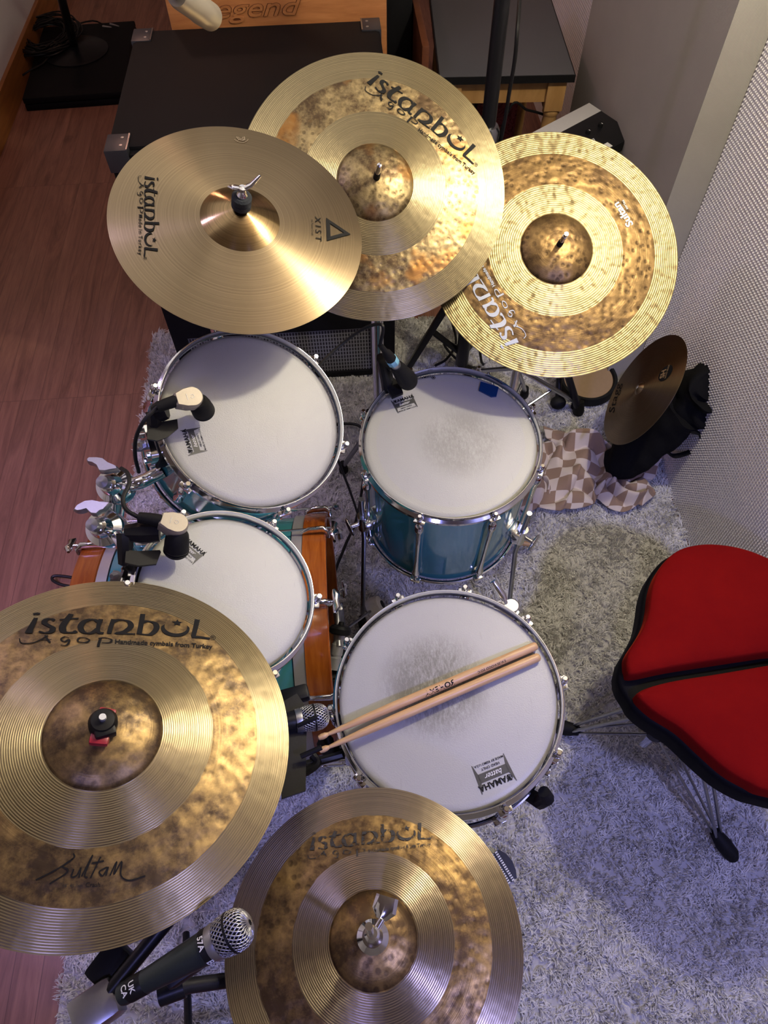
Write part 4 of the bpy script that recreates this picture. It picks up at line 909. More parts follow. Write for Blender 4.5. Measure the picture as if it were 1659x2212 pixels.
# hi-hat stand with clutch
hc = Vector((-.021, .033, 0)); o = thing('hi_hat_stand', 'hi-hat stand with a chrome clutch on top and a black footboard with white grip squares', 'hi-hat stand', (hc.x, hc.y, .02))
part('upright_tube', MB().tube([(hc.x, hc.y, .08), (hc.x, hc.y, .80)], .0125, 18), M['chrome'], o, True)
Th = c_hh.m@Matrix.Translation((0, 0, .038))
part('clutch', MB().lathe([(.018, -.002), (.0185, .002), (.0185, .006), (.012, .012), (.0085, .022), (.0085, .036), (.006, .038), (1e-4, .038)], 32, Th), M['chrome'], o, True, angle=25)
part('pull_rod', MB().tube([Th@Vector((0, 0, -.10)), Th@Vector((-.001, -.001, .115))], .0040, 14), M['chrome'], o, True)
part('clutch_wing', MB().tube([Th@Vector(p) for p in [(.004, .004, .030), (.012, .014, .031)]], .0040, 12).tube([Th@Vector(p) for p in [(.011, .014, .031), (.015, .022, .032), (.020, .036, .034)]], [.006, .014, .013], 8, flat=.45), M['chrome'], o, True, angle=35)
p = at(1093, 1868, .055); q = Vector((hc.x+.06, hc.y+.03, .075)); ax = (q-p).normalized(); Tf = frame(p, (0, -.1, 1), ax)
part('footboard', MB().prism([(-.004, -.034), (-.012, -.02), (-.016, 0), (-.012, .02), (-.004, .034), (.24, .040), (.24, -.040)], -.006, .006, Tf), M['black_metal'], o, True)
gp = MB()
for i in range(7):
    for jx in range(14):
        gp.box((.002+i*.011, -.034+jx*.0050, .0058), (.008+i*.011, -.0312+jx*.0050, .0072), Tf)
part('grip_squares', gp, M['white_ink'], o, True)
for a in (40, 170, 290):
    f = hc+Vector((math.cos(math.radians(a))*.24, math.sin(math.radians(a))*.24, .03)); part('leg', MB().tube([(hc.x, hc.y, .30), f], .007, 10), M['dull_chrome'], o, True)
    part('rubber_foot', MB().tube([f+Vector((0, 0, .02)), f-Vector((0, 0, .016))], .013, 10), M['rubber'], o, True)

# ------------------------------------------------------------------ bass drum pedal
M['barrel'] = simple('grey_silver_barrel', (0.55, 0.56, 0.55), 0.35, 0.7, 100, 0.08)
pc = at(731, 1380, .40); o = thing('bass_drum_pedal', 'bass drum pedal with black-capped silver barrel and felt beater between bass drum and snare', 'drum pedal', (pc.x, pc.y, .02))
Tp = Matrix.Translation((pc.x, pc.y, 0))
cE, cD = at(735, 1362, .385), at(721, 1446, .345); ax_ = (cD-cE).normalized(); Tp = frame(cE, ax_, (1, 0, 0)); Lb = (cD-cE).length
part('spring_barrel', MB().lathe([(.012, .006), (.0135, .010), (.0125, .016), (.0110, Lb*.28), (.0120, Lb*.34), (.0135, Lb*.36), (.0135, Lb*.62), (.0118, Lb*.64), (.0118, Lb*.68), (.0138, Lb*.70), (.0142, Lb), (1e-4, Lb)], 36, Tp), M['barrel'], o, True, angle=25)
part('cap', MB().lathe([(1e-4, -.020), (.006, -.019), (.007, -.012), (.020, -.010), (.0245, -.004), (.0245, .006), (.020, .009), (1e-4, .009)], 36, Tp), M['black'], o, True)
part('rim_bracket', MB().box((KX+.002, cD.y-.02, .25), (cD.x, cD.y+.03, .34), bev=.006), M['black'], o, True)
part('post', MB().box((pc.x-.012, pc.y-.010, .02), (pc.x+.012, pc.y+.010, .23), bev=.004).box((pc.x-.012, pc.y+.075, .02), (pc.x+.012, pc.y+.095, .385), bev=.004), M['dull_chrome'], o, True)
part('axle', MB().tube([(pc.x, pc.y-.01, .38), (pc.x, pc.y+.10, .38)], .006, 12), M['silver'], o, True)
bt = at(812, 1312, .30)
part('beater_rod', MB().tube([(pc.x+.005, pc.y+.02, .385), bt], .0032, 10), M['dull_chrome'], o, True)
Tq = frame(bt, (1, .2, .5)); part('felt_beater', MB().lathe([(1e-4, -.022), (.015, -.022), (.024, -.016), (.026, 0), (.024, .014), (.015, .018), (1e-4, .018)], 32, Tq), M['white_felt'], o, True)
part('beater_pad', MB().lathe([(.010, .0175), (.010, .0195), (1e-4, .0195)], 20, Tq), M['rubber'], o, True)
part('footboard', MB().prism([(pc.x-.01, pc.y+.0), (pc.x-.01, pc.y+.085), (pc.x+.25, pc.y+.09), (pc.x+.25, pc.y-.01)], .035, .047), M['dull_chrome'], o, True)
part('base_plate', MB().prism([(pc.x-.02, pc.y-.02), (pc.x-.02, pc.y+.10), (pc.x+.27, pc.y+.10), (pc.x+.27, pc.y-.02)], .022, .030), M['black_metal'], o, True)

# ------------------------------------------------------------------ amplifier stack
cx0, cx1, cy0, cy1, cz1 = -.575, .150, 1.755, 2.397, .860
o = thing('speaker_cabinet', 'large black speaker cabinet with metal corner guards behind the cymbals', 'speaker', (-.21, 2.08, 0))
def rbox(lo, hi, bev): return MB().box(lo, hi, bev=bev)
gz0, gz1 = aty(700, 806, cy0).z, aty(700, 714, cy0).z; gx0, gx1 = cx0+.05, aty(803, 760, cy0).x
cb = rbox((cx0, cy0+.02, 0.02), (cx1, cy1, cz1), .014)
part('cabinet_body', cb, M['tolex'], o, True)
fr = MB().box((cx0+.004, cy0, .02), (cx1-.004, cy0+.022, gz0)).box((cx0+.004, cy0, gz1), (cx1-.004, cy0+.022, cz1-.012)).box((cx0+.004, cy0, gz0), (gx0, cy0+.022, gz1)).box((gx1, cy0, gz0), (cx1-.004, cy0+.022, gz1))
part('front_frame', fr, M['tolex'], o, True)
b = NB('silver_grille_cloth'); sp = b.n('ShaderNodeSeparateXYZ'); b.set(sp.inputs[0], b.co())
gx = b.ramp(b.math('FRACT', b.math('MULTIPLY', sp.outputs[0], 105)), [(0.30, 1.0), (0.45, 0.0)]); gz = b.ramp(b.math('FRACT', b.math('MULTIPLY', sp.outputs[2], 62)), [(0.18, 1.0), (0.30, 0.0)])
mk = b.math('MAXIMUM', gx, gz); b.bump(mk, 0.5, 0.001); b.P(Base_Color=b.mix(mk, (0.012, 0.012, 0.014), (0.20, 0.20, 0.215)), Roughness=0.6)
part('grille_cloth', MB().box((gx0, cy0+.008, gz0), (gx1, cy0+.0195, gz1)), b.m, o, True)
def corner(x, y, sx, sy):
    T = Matrix.Translation((x, y, cz1))@Matrix.Diagonal((sx, sy, 1, 1)); m = MB(); L1 = .055
    m.v = []; m.box((-.003, -.003, -.055), (L1, .075, .003), T, .0025)
    c_ = part('corner_guard', m, simple('satin_corner_metal', (0.035, 0.035, 0.045), 0.4, 0.3), o, True)
    ee = MB().box((L1-.004, -.0005, .0028), (L1, .0735, .0042), T); part('guard_edge', ee, M['dull_chrome'], c_, True)
    for yy in (.02, .055):
        part('screw', MB().lathe([(.0042, .003), (.0042, .0042), (.002, .0046), (1e-4, .0042)], 12, T@Matrix.Translation((L1-.018, yy, 0))), M['silver'], c_, True)
corner(cx0, cy0, 1, 1); corner(cx1, cy0, -1, 1); corner(cx0, cy1, 1, -1); corner(cx1, cy1, -1, -1)
# wooden amplifier behind it
ly = 2.415; lx0, lx1 = aty(358, 10, ly).x, aty(836, 60, ly).x; ztop = 1.06
o = thing('wooden_amplifier', 'orange wooden amplifier with a carved name standing right behind the black cabinet', 'amplifier', ((lx0+lx1)/2, ly+.12, 0))
part('front_panel', MB().box((lx0, ly, .02), (lx1, ly+.03, ztop), bev=.006), M['amp_wood'], o, True)
part('case', MB().box((lx0+.004, ly+.03, .02), (lx1-.004, ly+.28, ztop-.003), bev=.006), M['dark_wood'], o, True)
p_a, p_b = aty(425, 44, ly), aty(655, 30, ly); vf = text2d('Legend', 1.0, .0, .35); wd = max(v[0] for v in vf[0]); m = MB()
cc = simple('painted_recess_shade', (0.13, 0.04, 0.012), 0.45); sc_ = (p_b.x-p_a.x)/wd
for (x, y) in vf[0]: m.v.append(Vector((p_a.x+x*sc_, ly-.0045, p_a.z+.004+y*sc_*.66)))
nv = len(m.v); m.v += [v+Vector((0, .005, 0)) for v in m.v[:nv]]; m.f = [tuple(f) for f in vf[1]]
from collections import Counter
ec = Counter(); 
for f in vf[1]:
    for i in range(len(f)): ec[(f[i], f[(i+1) % len(f)])] += 1
for (a_, b_) in list(ec):
    if (b_, a_) not in ec: m.f.append((b_, a_, a_+nv, b_+nv))
part('carved_name', m, M['amp_wood'], o, True, angle=30)
vb = text2d('Legend', 1.0, .022, .35); sh = MB(); sh.v = [Vector((p_a.x+x*sc_, ly-.0007, p_a.z+.004+y*sc_*.66)) for x, y in vb[0]]; sh.f = [tuple(f) for f in vb[1]]
part('recess_shade', sh, cc, o, True, smooth=False)  # flat dark sheet, recess shade around the raised letters put into colour

# ------------------------------------------------------------------ speaker stand pole with cable
o = thing('speaker_stand', 'tall black tubular speaker stand with tripod legs right of the black cabinet', 'speaker stand', (.37, 1.70, .02))
pt = at(1085, 0, 1.17); py_ = pt.y; px_ = pt.x
o.location = (px_, py_, .02); ROOT[o.name] = Matrix.Translation((px_, py_, .02))
part('inner_pole', MB().tube([(px_, py_, .85), (px_, py_, 2.05)], .0175, 28), M['black_metal'], o, True)
part('collar', MB().lathe([(.019, .86), (.027, .862), (.029, .875), (.029, .895), (.024, .905), (.018, .907)], 28, Matrix.Translation((px_, py_, 0))), M['dull_chrome'], o, True)
part('outer_tube', MB().tube([(px_, py_, .10), (px_, py_, .87)], .021, 24), M['black_metal'], o, True)
hubz = .50
for f in (F(878, 800), (px_+.28, py_+.30, .03), F(1000, 790, .03)):
    f = Vector(f); hb_ = Vector((px_, py_, hubz)); T = frame(hb_, f-hb_, (0, 0, 1)); L = (f-hb_).length
    part('leg', MB().box((-.010, -.014, 0), (.010, .014, L), T, .003), M['black_metal'], o, True)
    mid = hb_*.42+f*.58; lo = Vector((px_, py_, .14)); T = frame(lo, mid-lo, (0, 0, 1)); part('brace', MB().box((-.004, -.012, 0), (.004, .012, (mid-lo).length), T, .002), M['black_metal'], o, True)
    part('rubber_foot', MB().ball(f, .017, (1, 1, .8)), M['rubber'], o, True)
cp = [at(1124, -20, 1.16), at(1118, 60, 1.12), at(1112, 130, 1.06), at(1100, 200, .99), at(1090, 262, .92)]
m = MB().tube(spline(cp+[Vector((px_+.03, py_+.02, .6)), Vector((px_+.08, py_+.05, .05)), Vector((px_+.2, py_+.2, .03))], 8), .0045, 10)
single('hanging_cable', m, M['cable'], 'pair of black cables hanging down beside the tall speaker stand', 'cable', cp[0])

# ------------------------------------------------------------------ small table
tz = .70; nl_, nr_ = at(950, 166, tz), at(1242, 160, tz); dx_ = Vector((nr_.x-nl_.x, nr_.y-nl_.y, 0)).normalized(); dy_ = Vector((-dx_.y, dx_.x, 0))
Wt = (nr_-nl_).length; Dt = .62; Tt = Matrix((dx_, dy_, Vector((0, 0, 1)))).transposed().to_4x4(); Tt.translation = Vector((nl_.x, nl_.y, 0))
o = thing('side_table', 'small yellow pine table with turned legs and a grey top in the upper right', 'table', mtx=Tt)
part('tabletop', MB().box((0, 0, tz-.022), (Wt, Dt, tz), bev=.003), M['grey_top'], o)
part('top_edging', MB().box((-.003, -.003, tz-.024), (Wt+.003, .0, tz-.0015)).box((-.003, 0, tz-.024), (0, Dt, tz-.0015)).box((Wt, 0, tz-.024), (Wt+.003, Dt, tz-.0015)), M['black'], o)
part('apron', MB().box((.04, .030, tz-.10), (Wt-.04, .048, tz-.024)).box((.03, .05, tz-.10), (.048, Dt-.05, tz-.024)).box((Wt-.048, .05, tz-.10), (Wt-.03, Dt-.05, tz-.024)), M['table_wood'], o)
for x in (.045, Wt-.045):
    for y in (.045, Dt-.045):
        m = MB().box((x-.030, y-.030, tz-.125), (x+.030, y+.030, tz-.024), bev=.003)
        m.lathe([(.022, tz-.125), (.028, tz-.130), (.029, tz-.138), (.024, tz-.146), (.022, tz-.150), (.025, tz-.18), (.027, tz-.24), (.022, .10), (.016, .02), (.015, .0), (1e-4, 0)], 28, Matrix.Translation((x, y, 0)))
        part('turned_leg', m, M['table_wood'], o, angle=40)
b = NB('red_paisley_fabric'); v = b.noise(b.co(), 26, 5, 0.7, dist=2.5); b.P(Base_Color=b.ramp(v, [(0.40, (0.10, 0.008, 0.012)), (0.50, (0.28, 0.06, 0.07)), (0.62, (0.13, 0.01, 0.02))]), Roughness=0.85)
pf = Tt@Vector((.22, .30, 0)); m = MB().box((pf.x-.06, pf.y-.03, .08), (pf.x+.10, pf.y+.15, .52), bev=.02)
single('folded_cloth', m, b.m, 'dark red paisley cloth hanging under the small table', 'cloth', (pf.x, pf.y, .08))
m = MB().box((pf.x-.14, pf.y-.05, .0), (pf.x-.07, pf.y-.01, .66), bev=.004)
single('wooden_board', m, M['dark_wood'], 'dark brown board standing under the left half of the small table', 'board', (pf.x-.1, pf.y, 0))
q = at(915, 100, .80); m = MB().box((q.x-.004, q.y, .0), (q.x+.018, q.y+.5, .80), bev=.003)
single('wooden_board', m, M['dark_wood'], 'upright reddish brown board beside the left edge of the small table', 'board', (q.x, q.y, 0))
m = MB().box((.19, 2.62, 0), (q.x-.008, 3.2, .84), bev=.004)  # black box added to stand in for the shade in this gap
single('gap_shade_box', m, M['tolex'], 'black box added as the shade between the wooden amplifier and the small table', 'case', (.24, 2.9, 0))

# ------------------------------------------------------------------ effects unit on its stand
a_ = at(1273, 222, .655); b_ = at(1213, 305, .645); c_ = at(1337, 305, .64)
ux = (b_-a_); vx = (c_-a_); Lx = ux.length; Lv = vx.length; ux.normalize(); nz_ = ux.cross(vx).normalized()
if nz_.z < 0: nz_ = -nz_
vv_ = vx.normalized(); Te = Matrix((ux, vv_, nz_)).transposed().to_4x4(); Te.translation = a_
o = thing('electronic_module', 'silver and black electronic module with knobs and a white keypad leaning by the grey pillar', 'electronic device', mtx=Te)
Lx2 = Lx*1.5
part('case', MB().box((0, 0, -.03), (Lx2, Lv, -.002), Te@Matrix.Identity(4) if False else None, .004), M['black'], o)
part('silver_panel', MB().box((.002, .001, -.003), (Lx2-.002, Lv*.26, .0015), bev=.001), simple('pale_silver_paint', (0.50, 0.49, 0.50), 0.4, 0.1, 300, 0.05), o)
part('control_panel', MB().box((.002, Lv*.26, -.003), (Lx2-.002, Lv*.99, .0008), bev=.0004), M['black_metal'], o)
for k in range(5):
    kn = part('knob', MB().lathe([(.0075, 0), (.0070, .010), (.006, .011), (1e-4, .011)], 20, Matrix.Translation((Lx2*(.18+.16*k), Lv*.52, .001))), M['rubber'], o)
    part('pointer', MB().box((-.0007, .001, .0108), (.0007, .0068, .0118), Matrix.Translation((Lx2*(.18+.16*k), Lv*.52, .001))), M['white_ink'], kn)
part('keypad', MB().box((Lx2*.30, Lv*.86, .0), (Lx2*.95, Lv*.965, .003), bev=.0006), M['white_ink'], o)
ln = MB()
for k in range(6): ln.box((Lx2*(.30+.108*k), Lv*.862, .0029), (Lx2*(.303+.108*k), Lv*.963, .0034))
part('key_gaps', ln, M['dull_chrome'], o)
part('printed_triangle', MB().add([Vector((p[0], p[1], .0012)) for p in [(Lx2*.35, Lv*.66), (Lx2*.46, Lv*.66), (Lx2*.38, Lv*.78), (Lx2*.365, Lv*.672), (Lx2*.44, Lv*.672), (Lx2*.384, Lv*.765)]], [(0, 1, 4, 3), (1, 2, 5, 4), (2, 0, 3, 5)]), M['grey_ink'], o, smooth=False)
ctr = Te@Vector((Lx2*.6, Lv*.5, -.03)); ft = at(1250, 886, .03)
o = thing('module_stand', 'black tubular stand with a thick rubber foot in front of the practice pad', 'stand', ft)
part('leg', MB().tube([ft, at(1228, 815, .16), Vector((ft.x*.5+ctr.x*.5, ft.y*.6+ctr.y*.4, .30)), ctr], .0125, 16), M['black_metal'], o, True)
part('rubber_foot', MB().tube([ft+Vector((-.002, .012, .03)), ft, ft-Vector((0, 0, .012))], [.016, .019, .018], 16), M['rubber'], o, True)
f2 = at(1205, 872, .03); part('rear_leg', MB().tube([f2, Vector((f2.x*.6+ctr.x*.4, f2.y*.5+ctr.y*.5, .28)), ctr], .010, 12), M['black_metal'], o, True)
part('rear_foot', MB().ball(f2+Vector((0, 0, .005)), .024, (1.1, 1, .9)), M['rubber'], o, True)
cp = [at(1100, 235, .58), at(1140, 238, .57), at(1185, 252, .53), at(1228, 280, .485)]
single('patch_cable', MB().tube(spline([cp[0]+Vector((-.05, .02, -.3))]+cp, 8), .0042, 10), M['cable'], 'black cable running from under the small table into the electronic module', 'cable', cp[1])

# ------------------------------------------------------------------ practice pad, leaning cymbal, bag, cloth
pc2 = at(1272, 815, .06)
o = thing('practice_pad', 'round practice pad with tan head and black rim on the rug under the ride cymbal', 'practice pad', (pc2.x, pc2.y, .03))
Tq = frame((pc2.x, pc2.y, .045), (-.05, -.10, 1))
part('rim', MB().lathe([(.082, -.015), (.082, .012), (.086, .018), (.094, .018), (.098, .010), (.098, -.015)], 64, Tq, closed=True), M['rubber'], o, True)
part('tan_head', MB().lathe([(1e-4, .008), (.083, .008), (.083, .002), (1e-4, .002)], 48, Tq), simple('tan_mesh_head', (0.30, 0.20, 0.11), 0.6, 0, 60, 0.12), o, True)
cs = Vector(CAM)+(Vector((.735, 1.195, .487))-Vector(CAM))*(13.0/12)
m_st = cymbal_mat('cast_brown_bronze', .165, .2, [(-2, -1)], dict(gold=(0.60, 0.45, 0.28), gf=3600, ring=0.10, ham_lathe=0.0, wave=0.3, bump=0.15, rough=0.34))
c_st = Cymbal('spare_cymbal', 'brownish cymbal without a stand leaning on the black bag beside the textured wall', 'cymbal', cs, Vector((-2.1, .66, 1)), .165, .12, m_st, hb=.012, bh=.010, conic=True)
oc = [c_st.loc(1437, 803)]; 
ov = [(math.cos(2*PI*k/36), math.sin(2*PI*k/36)) for k in range(36)]
bd = c_st.loc(1426, 832)-c_st.loc(1452, 792)
def stw(vf, nm, mat, org, bdir, sc, off): return place2d(vf, nm, mat, c_st.root, org, bdir, sc, lambda r: c_st.h(min(r, .165)), off)
c0 = c_st.loc(1438, 806); 
stw(([(0, 0)]+ov, [(0, 1+k, 1+(k+1) % 36) for k in range(36)]), 'round_stamp', M['ink'], c0, (1, 0), .024, .001)
brn = simple('tan_ink', (0.30, 0.20, 0.11), 0.5)
bdir = (c_st.loc(1445, 780)-c_st.loc(1432, 822)).normalized(); 
vf = text2d('SH', 1.2, .03); stw(([(x-.75, y+.0) for x, y in vf[0]], vf[1]), 'stamp_letters', brn, c0, bdir, .019, .0018)
vf = text2d('HAND MADE', .42, .01); stw(([(x-1.1, y-.50) for x, y in vf[0]], vf[1]), 'stamp_letters', brn, c0, bdir, .017, .0018)
pA, pB = c_st.loc(1326, 893), c_st.loc(1345, 822); vf = text2d('Stagg', 1.0, 0, .5); wd = max(v[0] for v in vf[0])
stw(vf, 'brush_name', M['ink'], pA, pB-pA, (pB-pA).length/wd, .001)
# bag
bag_m = simple('black_nylon', (0.005, 0.005, 0.0055), 0.9, 0, 300, 0.3, 0.4, Specular_IOR_Level=0.15)
P0 = at(1338, 985, .085); P1 = Vector((.915, 1.345, .40)); 
from mathutils import noise as mnoise
def softtube(pts, rs, flats, seg=36, amp=.006, sd=0.0):
    mb = MB(); sp_ = spline(pts, 8); n = len(sp_); g = spline([(a, b, 0) for a, b in zip(rs, flats)], 8)
    for i, p in enumerate(sp_):
        t = (sp_[min(i+1, n-1)]-sp_[max(i-1, 0)]).normalized(); u = t.cross(Vector((0, 0, 1))).normalized(); w_ = u.cross(t)
        for k in range(seg):
            a = 2*PI*k/seg; d = u*math.cos(a)+w_*math.sin(a)*g[i].y; q = p+d*g[i].x
            q += d*amp*mnoise.noise(Vector((q.x*28+sd, q.y*28, q.z*28)))*2; mb.v.append(q)
    for i in range(n-1):
        for k in range(seg): k2 = (k+1) % seg; mb.f.append((i*seg+k, i*seg+k2, (i+1)*seg+k2, (i+1)*seg+k))
    mb.f.append(tuple(reversed(range(seg)))); mb.f.append(tuple((n-1)*seg+k for k in range(seg))); return mb
o = thing('hardware_bag', 'long black fabric bag leaning against the textured wall behind the spare cymbal', 'bag', (P0.x, P0.y, .02))
part('bag_body', softtube([at(1318, 1003, .05), at(1350, 990, .09), at(1420, 935, .20), at(1480, 885, .30)], [.050, .068, .071, .074], [.7, .75, .75, .8]), bag_m, o, True, angle=70)
part('folded_flap', softtube([at(1472, 893, .26), at(1503, 862, .32), at(1532, 832, .38), at(1544, 830, .395)], [.072, .084, .082, .062], [.85, .8, .75, .6], amp=.010, sd=3), bag_m, o, True, angle=70)
part('strap', MB().tube(spline([at(1440, 975, .20), at(1458, 985, .17), at(1496, 972, .20), at(1512, 940, .27), at(1490, 930, .29)], 6), .009, 8, flat=.35), bag_m, o, True)
# checkered cloth
b = NB('checkered_cotton'); uv = b.co('UV'); ck = b.n('ShaderNodeTexChecker'); b.set(ck.inputs[0], uv); ck.inputs[3].default_value = 1.0
ck.inputs[1].default_value = (0.60, 0.52, 0.46, 1); ck.inputs[2].default_value = (0.27, 0.18, 0.125, 1)
b.bump(b.noise(b.co(), 500, 2), 0.3, 0.0006); b.P(Base_Color=ck.outputs[0], Roughness=0.9, Sheen_Weight=0.1)
def cloth(quad, uvq, nu, nv, amp, z0, sd, fx, swirl):
    mb = MB(); UV = []
    for j in range(nv+1):
        for i in range(nu+1):
            s, t = i/nu, j/nv; p = (quad[0]*(1-s)+quad[1]*s)*(1-t)+(quad[3]*(1-s)+quad[2]*s)*t
            n1 = mnoise.noise(Vector((s*fx+sd, t*fx*.8, 0))); n2 = mnoise.noise(Vector((s*fx, t*fx*.8, sd+5))); n3 = mnoise.noise(Vector((s*2.2+sd, t*2.2, 9)))
            edge = min(1, 6*min(s, 1-s, t, 1-t)+.15)
            fold = abs(math.sin((s*1.2+t*.8+n3*.6)*swirl))
            q = p+Vector((n1*.05, n2*.05, 0)); q.z = z0+(amp*fold*(.6+.4*n1)+amp*.5*max(0, n2))*edge
            mb.v.append(q); UV.append((s*uvq[0]+1.3*n1+.8*n3, t*uvq[1]+1.3*n2))
    for j in range(nv):
        for i in range(nu): a = j*(nu+1)+i; mb.f.append((a, a+1, a+nu+2, a+nu+1))
    return mb, UV
def add_cloth(name, mb, UV, root):
    o_ = part(name, mb, b.m, root, True, angle=80); me = o_.data; l = me.uv_layers.new(name='UV')
    for lp in me.loops: l.data[lp.index].uv = UV[lp.vertex_index]
    md = o_.modifiers.new('thickness', 'SOLIDIFY'); md.thickness = .0022; md.offset = 0; md.use_rim = True
    return o_
o = thing('checkered_cloth', 'crumpled beige and white checkered cloth lying on the rug below the black bag', 'cloth', at(1270, 1020, .02))
mb_, UV = cloth([at(1175, 1092, .03), at(1385, 1098, .03), at(1445, 975, .04), at(1190, 925, .04)], (9, 7), 130, 110, .065, .034, 1.7, 4.2, 9.0)
add_cloth('crumpled_layer', mb_, UV, o)
mb_, UV = cloth([at(1120, 1096, .03), at(1230, 1086, .03), at(1215, 960, .04), at(1150, 950, .04)], (4.5, 5), 60, 60, .035, .028, 6.1, 2.6, 5.0)
add_cloth('lower_layer', mb_, UV, o)

# ------------------------------------------------------------------ throne
sz = .515
pix_top = [(1659, 1409), (1560, 1424), (1450, 1441), (1369, 1457), (1357, 1445), (1354, 1428), (1358, 1406), (1383, 1367), (1396, 1340), (1403, 1310), (1408, 1270), (1420, 1235), (1440, 1207), (1464, 1187), (1495, 1176), (1540, 1172), (1600, 1180), (1659, 1201)]
pix_bot = [(1659, 1435), (1560, 1452), (1460, 1468), (1403, 1482), (1381, 1493), (1378, 1499), (1386, 1513), (1417, 1540), (1471, 1574), (1522, 1621), (1573, 1665), (1620, 1692), (1659, 1709)]
def W2(pl): return [at(x, y, sz) for x, y in pl]
top = W2(pix_top)+[Vector((.880, .655, sz)), Vector((.895, .54, sz)), Vector((.885, .478, sz))]
bot = W2(pix_bot)+[Vector((.755, .205, sz)), Vector((.83, .235, sz)), Vector((.875, .295, sz)), Vector((.89, .37, sz)), Vector((.88, .455, sz))]
b = NB('red_velvet'); f = b.noise(b.co(), 9, 4, 0.6); f2 = b.noise(b.co(), 700, 2)
b.bump(f2, 0.4, 0.0008); b.P(Base_Color=b.mix(f, (0.11, 0.002, 0.003), (0.185, 0.005, 0.004)), Roughness=1.0, Specular_IOR_Level=0.05, Sheen_Weight=0.25, Sheen_Roughness=0.3, Sheen_Tint=(1.0, 0.10, 0.03))
M['velvet'] = b.m
o = thing('drum_throne', 'red velvet saddle drum throne with black sides on a chrome tripod', 'drum stool', (.70, .46, .02))
def cushion(outline, zt, zb_, dome_, mat, name, inset=.0):
    c = sum(outline, Vector())/len(outline); sp_ = spline(outline+[outline[0]], 4)[:-1]
    if inset: sp_ = [p+(c-p).normalized()*inset for p in sp_]
    n = len(sp_); mb = MB(); rings = [(1.0, zb_), (1.0, zt-.012), (.985, zt-.004), (.955, zt)]
    for f_ in (.8, .6, .4, .2): rings.append((f_, zt+dome_*(1-f_*f_)*.9))
    for s_, z in rings:
        for p in sp_: mb.v.append(Vector((c.x+(p.x-c.x)*s_, c.y+(p.y-c.y)*s_, z)))
    for i in range(len(rings)-1):
        for k in range(n): k2 = (k+1) % n; mb.f.append((i*n+k, i*n+k2, (i+1)*n+k2, (i+1)*n+k))
    ci = len(mb.v); mb.v.append(Vector((c.x, c.y, zt+dome_*.9))); L = (len(rings)-1)*n
    mb.f += [(L+k, L+(k+1) % n, ci) for k in range(n)]; mb.f.append(tuple(reversed(range(n))))
    ob = part(name, mb, mat, o, True, angle=60); return ob
cushion(top, sz, sz-.050, .012, M['velvet'], 'velvet_pad'); cushion(bot, sz, sz-.050, .012, M['velvet'], 'velvet_pad')
vin = simple('black_vinyl', (0.0035, 0.0035, 0.005), 0.6, 0, 150, 0.3, 0.2, Specular_IOR_Level=0.08)
outer = list(reversed(W2(pix_top[5:])))  # far right ... around to the nose
nose = [at(1345, 1430, sz), at(1335, 1470, sz-.03), at(1345, 1500, sz-.03), at(1362, 1522, sz-.03)]
ring_ = W2([(1352, 1408), (1375, 1368), (1388, 1340), (1395, 1305), (1400, 1268), (1411, 1232), (1432, 1202), (1458, 1181), (1493, 1170), (1540, 1166), (1602, 1174), (1659, 1194)])+[Vector((.890, .665, sz)), Vector((.905, .545, sz)), Vector((.893, .470, sz)), Vector((.90, .37, sz)), Vector((.885, .285, sz)), Vector((.838, .225, sz)), Vector((.76, .195, sz))]+[at(x, y, sz) for x, y in [(1659, 1716), (1615, 1700), (1568, 1672), (1517, 1628), (1466, 1581), (1412, 1547), (1380, 1520), (1368, 1500), (1350, 1470), (1345, 1440)]]
cushion(ring_, sz-.036, sz-.085, .0, vin, 'vinyl_side')
cushion(ring_, sz-.085, sz-.096, .0, M['black'], 'seat_base', inset=.02)
hb_ = at(1419, 1578, .20); hx_, hy_ = hb_.x, hb_.y
part('post', MB().tube([(hx_, hy_, .10), (hx_, hy_, sz-.088)], .0135, 18), M['chrome'], o, True)
part('hub', MB().lathe([(.014, .185), (.024, .187), (.026, .195), (.026, .215), (.018, .222), (.014, .222)], 32, Matrix.Translation((hx_, hy_, 0)), closed=True), M['black'], o, True)
for f in (at(1562, 1822, .035), at(1222, 1573, .035), Vector((hx_+.16, hy_+.24, .035))):
    d = Vector((f.x-hx_, f.y-hy_, 0)).normalized(); s_ = Vector((-d.y, d.x, 0)); hp_ = Vector((hx_, hy_, .20)); tp_ = Vector((hx_, hy_, .40))
    m = MB()
    for sg in (-1, 1): m.tube([tp_+s_*sg*.018+d*.02, f+s_*sg*.007-d*.01], .0042, 10)
    part('leg', m, M['dull_chrome'], o, True)
    mid = f*.62+tp_*.38; m = MB()
    for sg in (-1, 1): m.tube([hp_+s_*sg*.014+d*.02, f+s_*sg*.006-d*.03+Vector((0, 0, .01))], .0034, 8)
    part('brace', m, M['dull_chrome'], o, True)
    fm = MB().tube([f-d*.030+Vector((0, 0, .012)), f, f+d*.028-Vector((0, 0, .008)), f+d*.034-Vector((0, 0, .016))], [.013, .019, .018, .014], 12)
    part('rubber_foot', fm, M['rubber'], o, True)

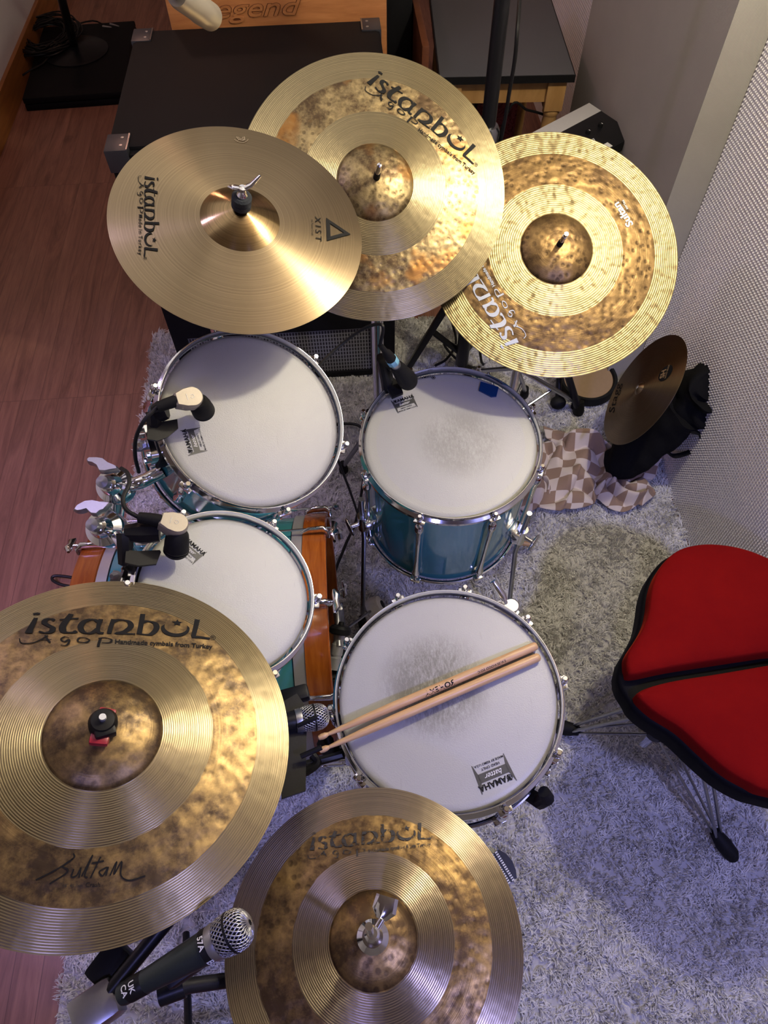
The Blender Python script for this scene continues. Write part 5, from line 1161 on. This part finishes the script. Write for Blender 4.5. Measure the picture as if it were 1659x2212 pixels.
# ------------------------------------------------------------------ far left: stand on a black case, cables
cA, cB, cC = at(48, 216, .055), at(268, 200, .055), at(300, 46, .055)
ux = (cB-cA).normalized(); uy = Vector((-ux.y, ux.x, 0)); L1 = (cB-cA).length; L2 = (cC-cB).length
Tk = Matrix((ux, uy, Vector((0, 0, 1)))).transposed().to_4x4(); Tk.translation = Vector((cA.x, cA.y, 0))
m = MB().box((0, 0, 0), (L1, L2, .030), Tk, .006).box((.0, 0, .033), (L1, L2, .060), Tk, .006).box((.01, .01, .028), (L1-.01, L2-.01, .035), Tk)
single('flat_case', m, M['tolex'], 'flat black case lying on the floor against the left skirting board', 'case', cA)
sc0 = at(160, 98, .09); o = thing('round_base_microphone_stand', 'black microphone stand with a round base standing on the flat case', 'microphone stand', (sc0.x, sc0.y, .061))
part('round_base', MB().lathe([(.165, .061), (.165, .066), (.15, .074), (.05, .088), (.022, .095), (1e-4, .095)], 64, Matrix.Translation((sc0.x, sc0.y, 0))), M['black_metal'], o, True)
tp = at(118, -60, .55); part('pole', MB().tube([(sc0.x, sc0.y, .09), tp], .020, 18), M['black_metal'], o, True)
cz_ = at(100, 75, .10); m = MB(); r2 = random.Random(3); pts = []
for i in range(240):
    a = i*.52; rr_ = .115+.03*math.sin(i*.37)+r2.uniform(-.012, .012)
    pts.append(Vector((cz_.x+rr_*1.15*math.cos(a)+.01*math.sin(i*.11), cz_.y+rr_*1.5*math.sin(a), .082+.025*(i/240)+.012*abs(math.sin(i*.9)))))
tail = [at(150, 60, .09), at(200, 45, .08), at(228, 56, .07)]
m.tube(spline(pts+tail, 3), .0042, 6)
o = thing('cable_coil', 'tangled coil of thin black cable around the pole of the round-base stand', 'cable', cz_)
part('coiled_cable', m, M['cable'], o, True)
for (a, b__) in (((222, 57), (241, 59)), ((238, 52), (257, 57))):
    A_, B_ = at(*a, .075), at(*b__, .075); part('jack_plug', MB().tube([A_, A_*.3+B_*.7, B_], [.006, .0042, .003], 10), M['silver'], o, True)
m = MB().tube(spline([at(115, 105, .10), at(95, 135, .07), at(60, 155, .066), at(38, 172, .04), at(28, 190, .012), at(42, 204, .010)], 8), .0045, 8)
single('loose_cable', m, M['cable'], 'thin black cable looping over the edge of the flat case to the floor', 'cable', at(60, 155, .065))
m = MB().tube(spline([at(160, 1268, .02), at(130, 1262, .02), at(113, 1252, .02), at(120, 1244, .02), at(160, 1248, .02), at(240, 1262, .02)], 8), .0045, 8)
single('loose_cable', m, M['cable'], 'black cable loop on the laminate floor left of the bass drum', 'cable', at(120, 1250, .02))
m = MB().tube(spline([at(700, 1330, .05), at(722, 1240, .045), at(745, 1180, .04), at(775, 1100, .04), at(790, 940, .04), at(740, 915, .04), at(700, 935, .04), at(660, 960, .04)], 8), .0045, 8)
single('rug_cable', m, M['cable'], 'black cable crossing the rug between the bass drum and the floor tom', 'cable', at(745, 1180, .04))
m = MB().tube(spline([at(1105, 700, .05), at(1010, 745, .04), at(960, 740, .045), at(980, 770, .04), at(1010, 790, .04), at(1060, 800, .04)], 8), .0045, 8)
m.tube(spline([at(975, 690, .06), at(985, 740, .04), at(965, 775, .04), at(940, 790, .04)], 8), .0045, 8)
single('rug_cable', m, M['cable'], 'black cables lying on the rug between the speaker stand legs', 'cable', at(980, 770, .04))
# spare stick whose butt end shows behind the floor tom leg
e0 = at(1155, 1178, .05); e1 = at(1060, 1160, .05); ax = (e1-e0).normalized(); T = frame(e0, ax, (0, 0, 1))
o = thing('spare_drumstick', 'wooden stick butt end poking out on the rug beside the floor tom leg', 'drumstick', mtx=T)
part('shaft', MB().lathe([(1e-4, 0), (.006, .001), (.0076, .004), (.0076, .26), (.0045, .36), (1e-4, .385)], 20), M['stick_wood'], o)
# grey object at the far left top
o = single('wall_panel', MB().box((XL-.02, 3.2, atx(10, 60, XL).z if False else .42), (XL+.02, 3.60, .75), bev=.01), simple('grey_panel_paint', (0.30, 0.30, 0.31), 0.6), 'grey box-like panel mounted on the white left wall at the picture corner', 'wall panel', (XL, 3.4, .5))
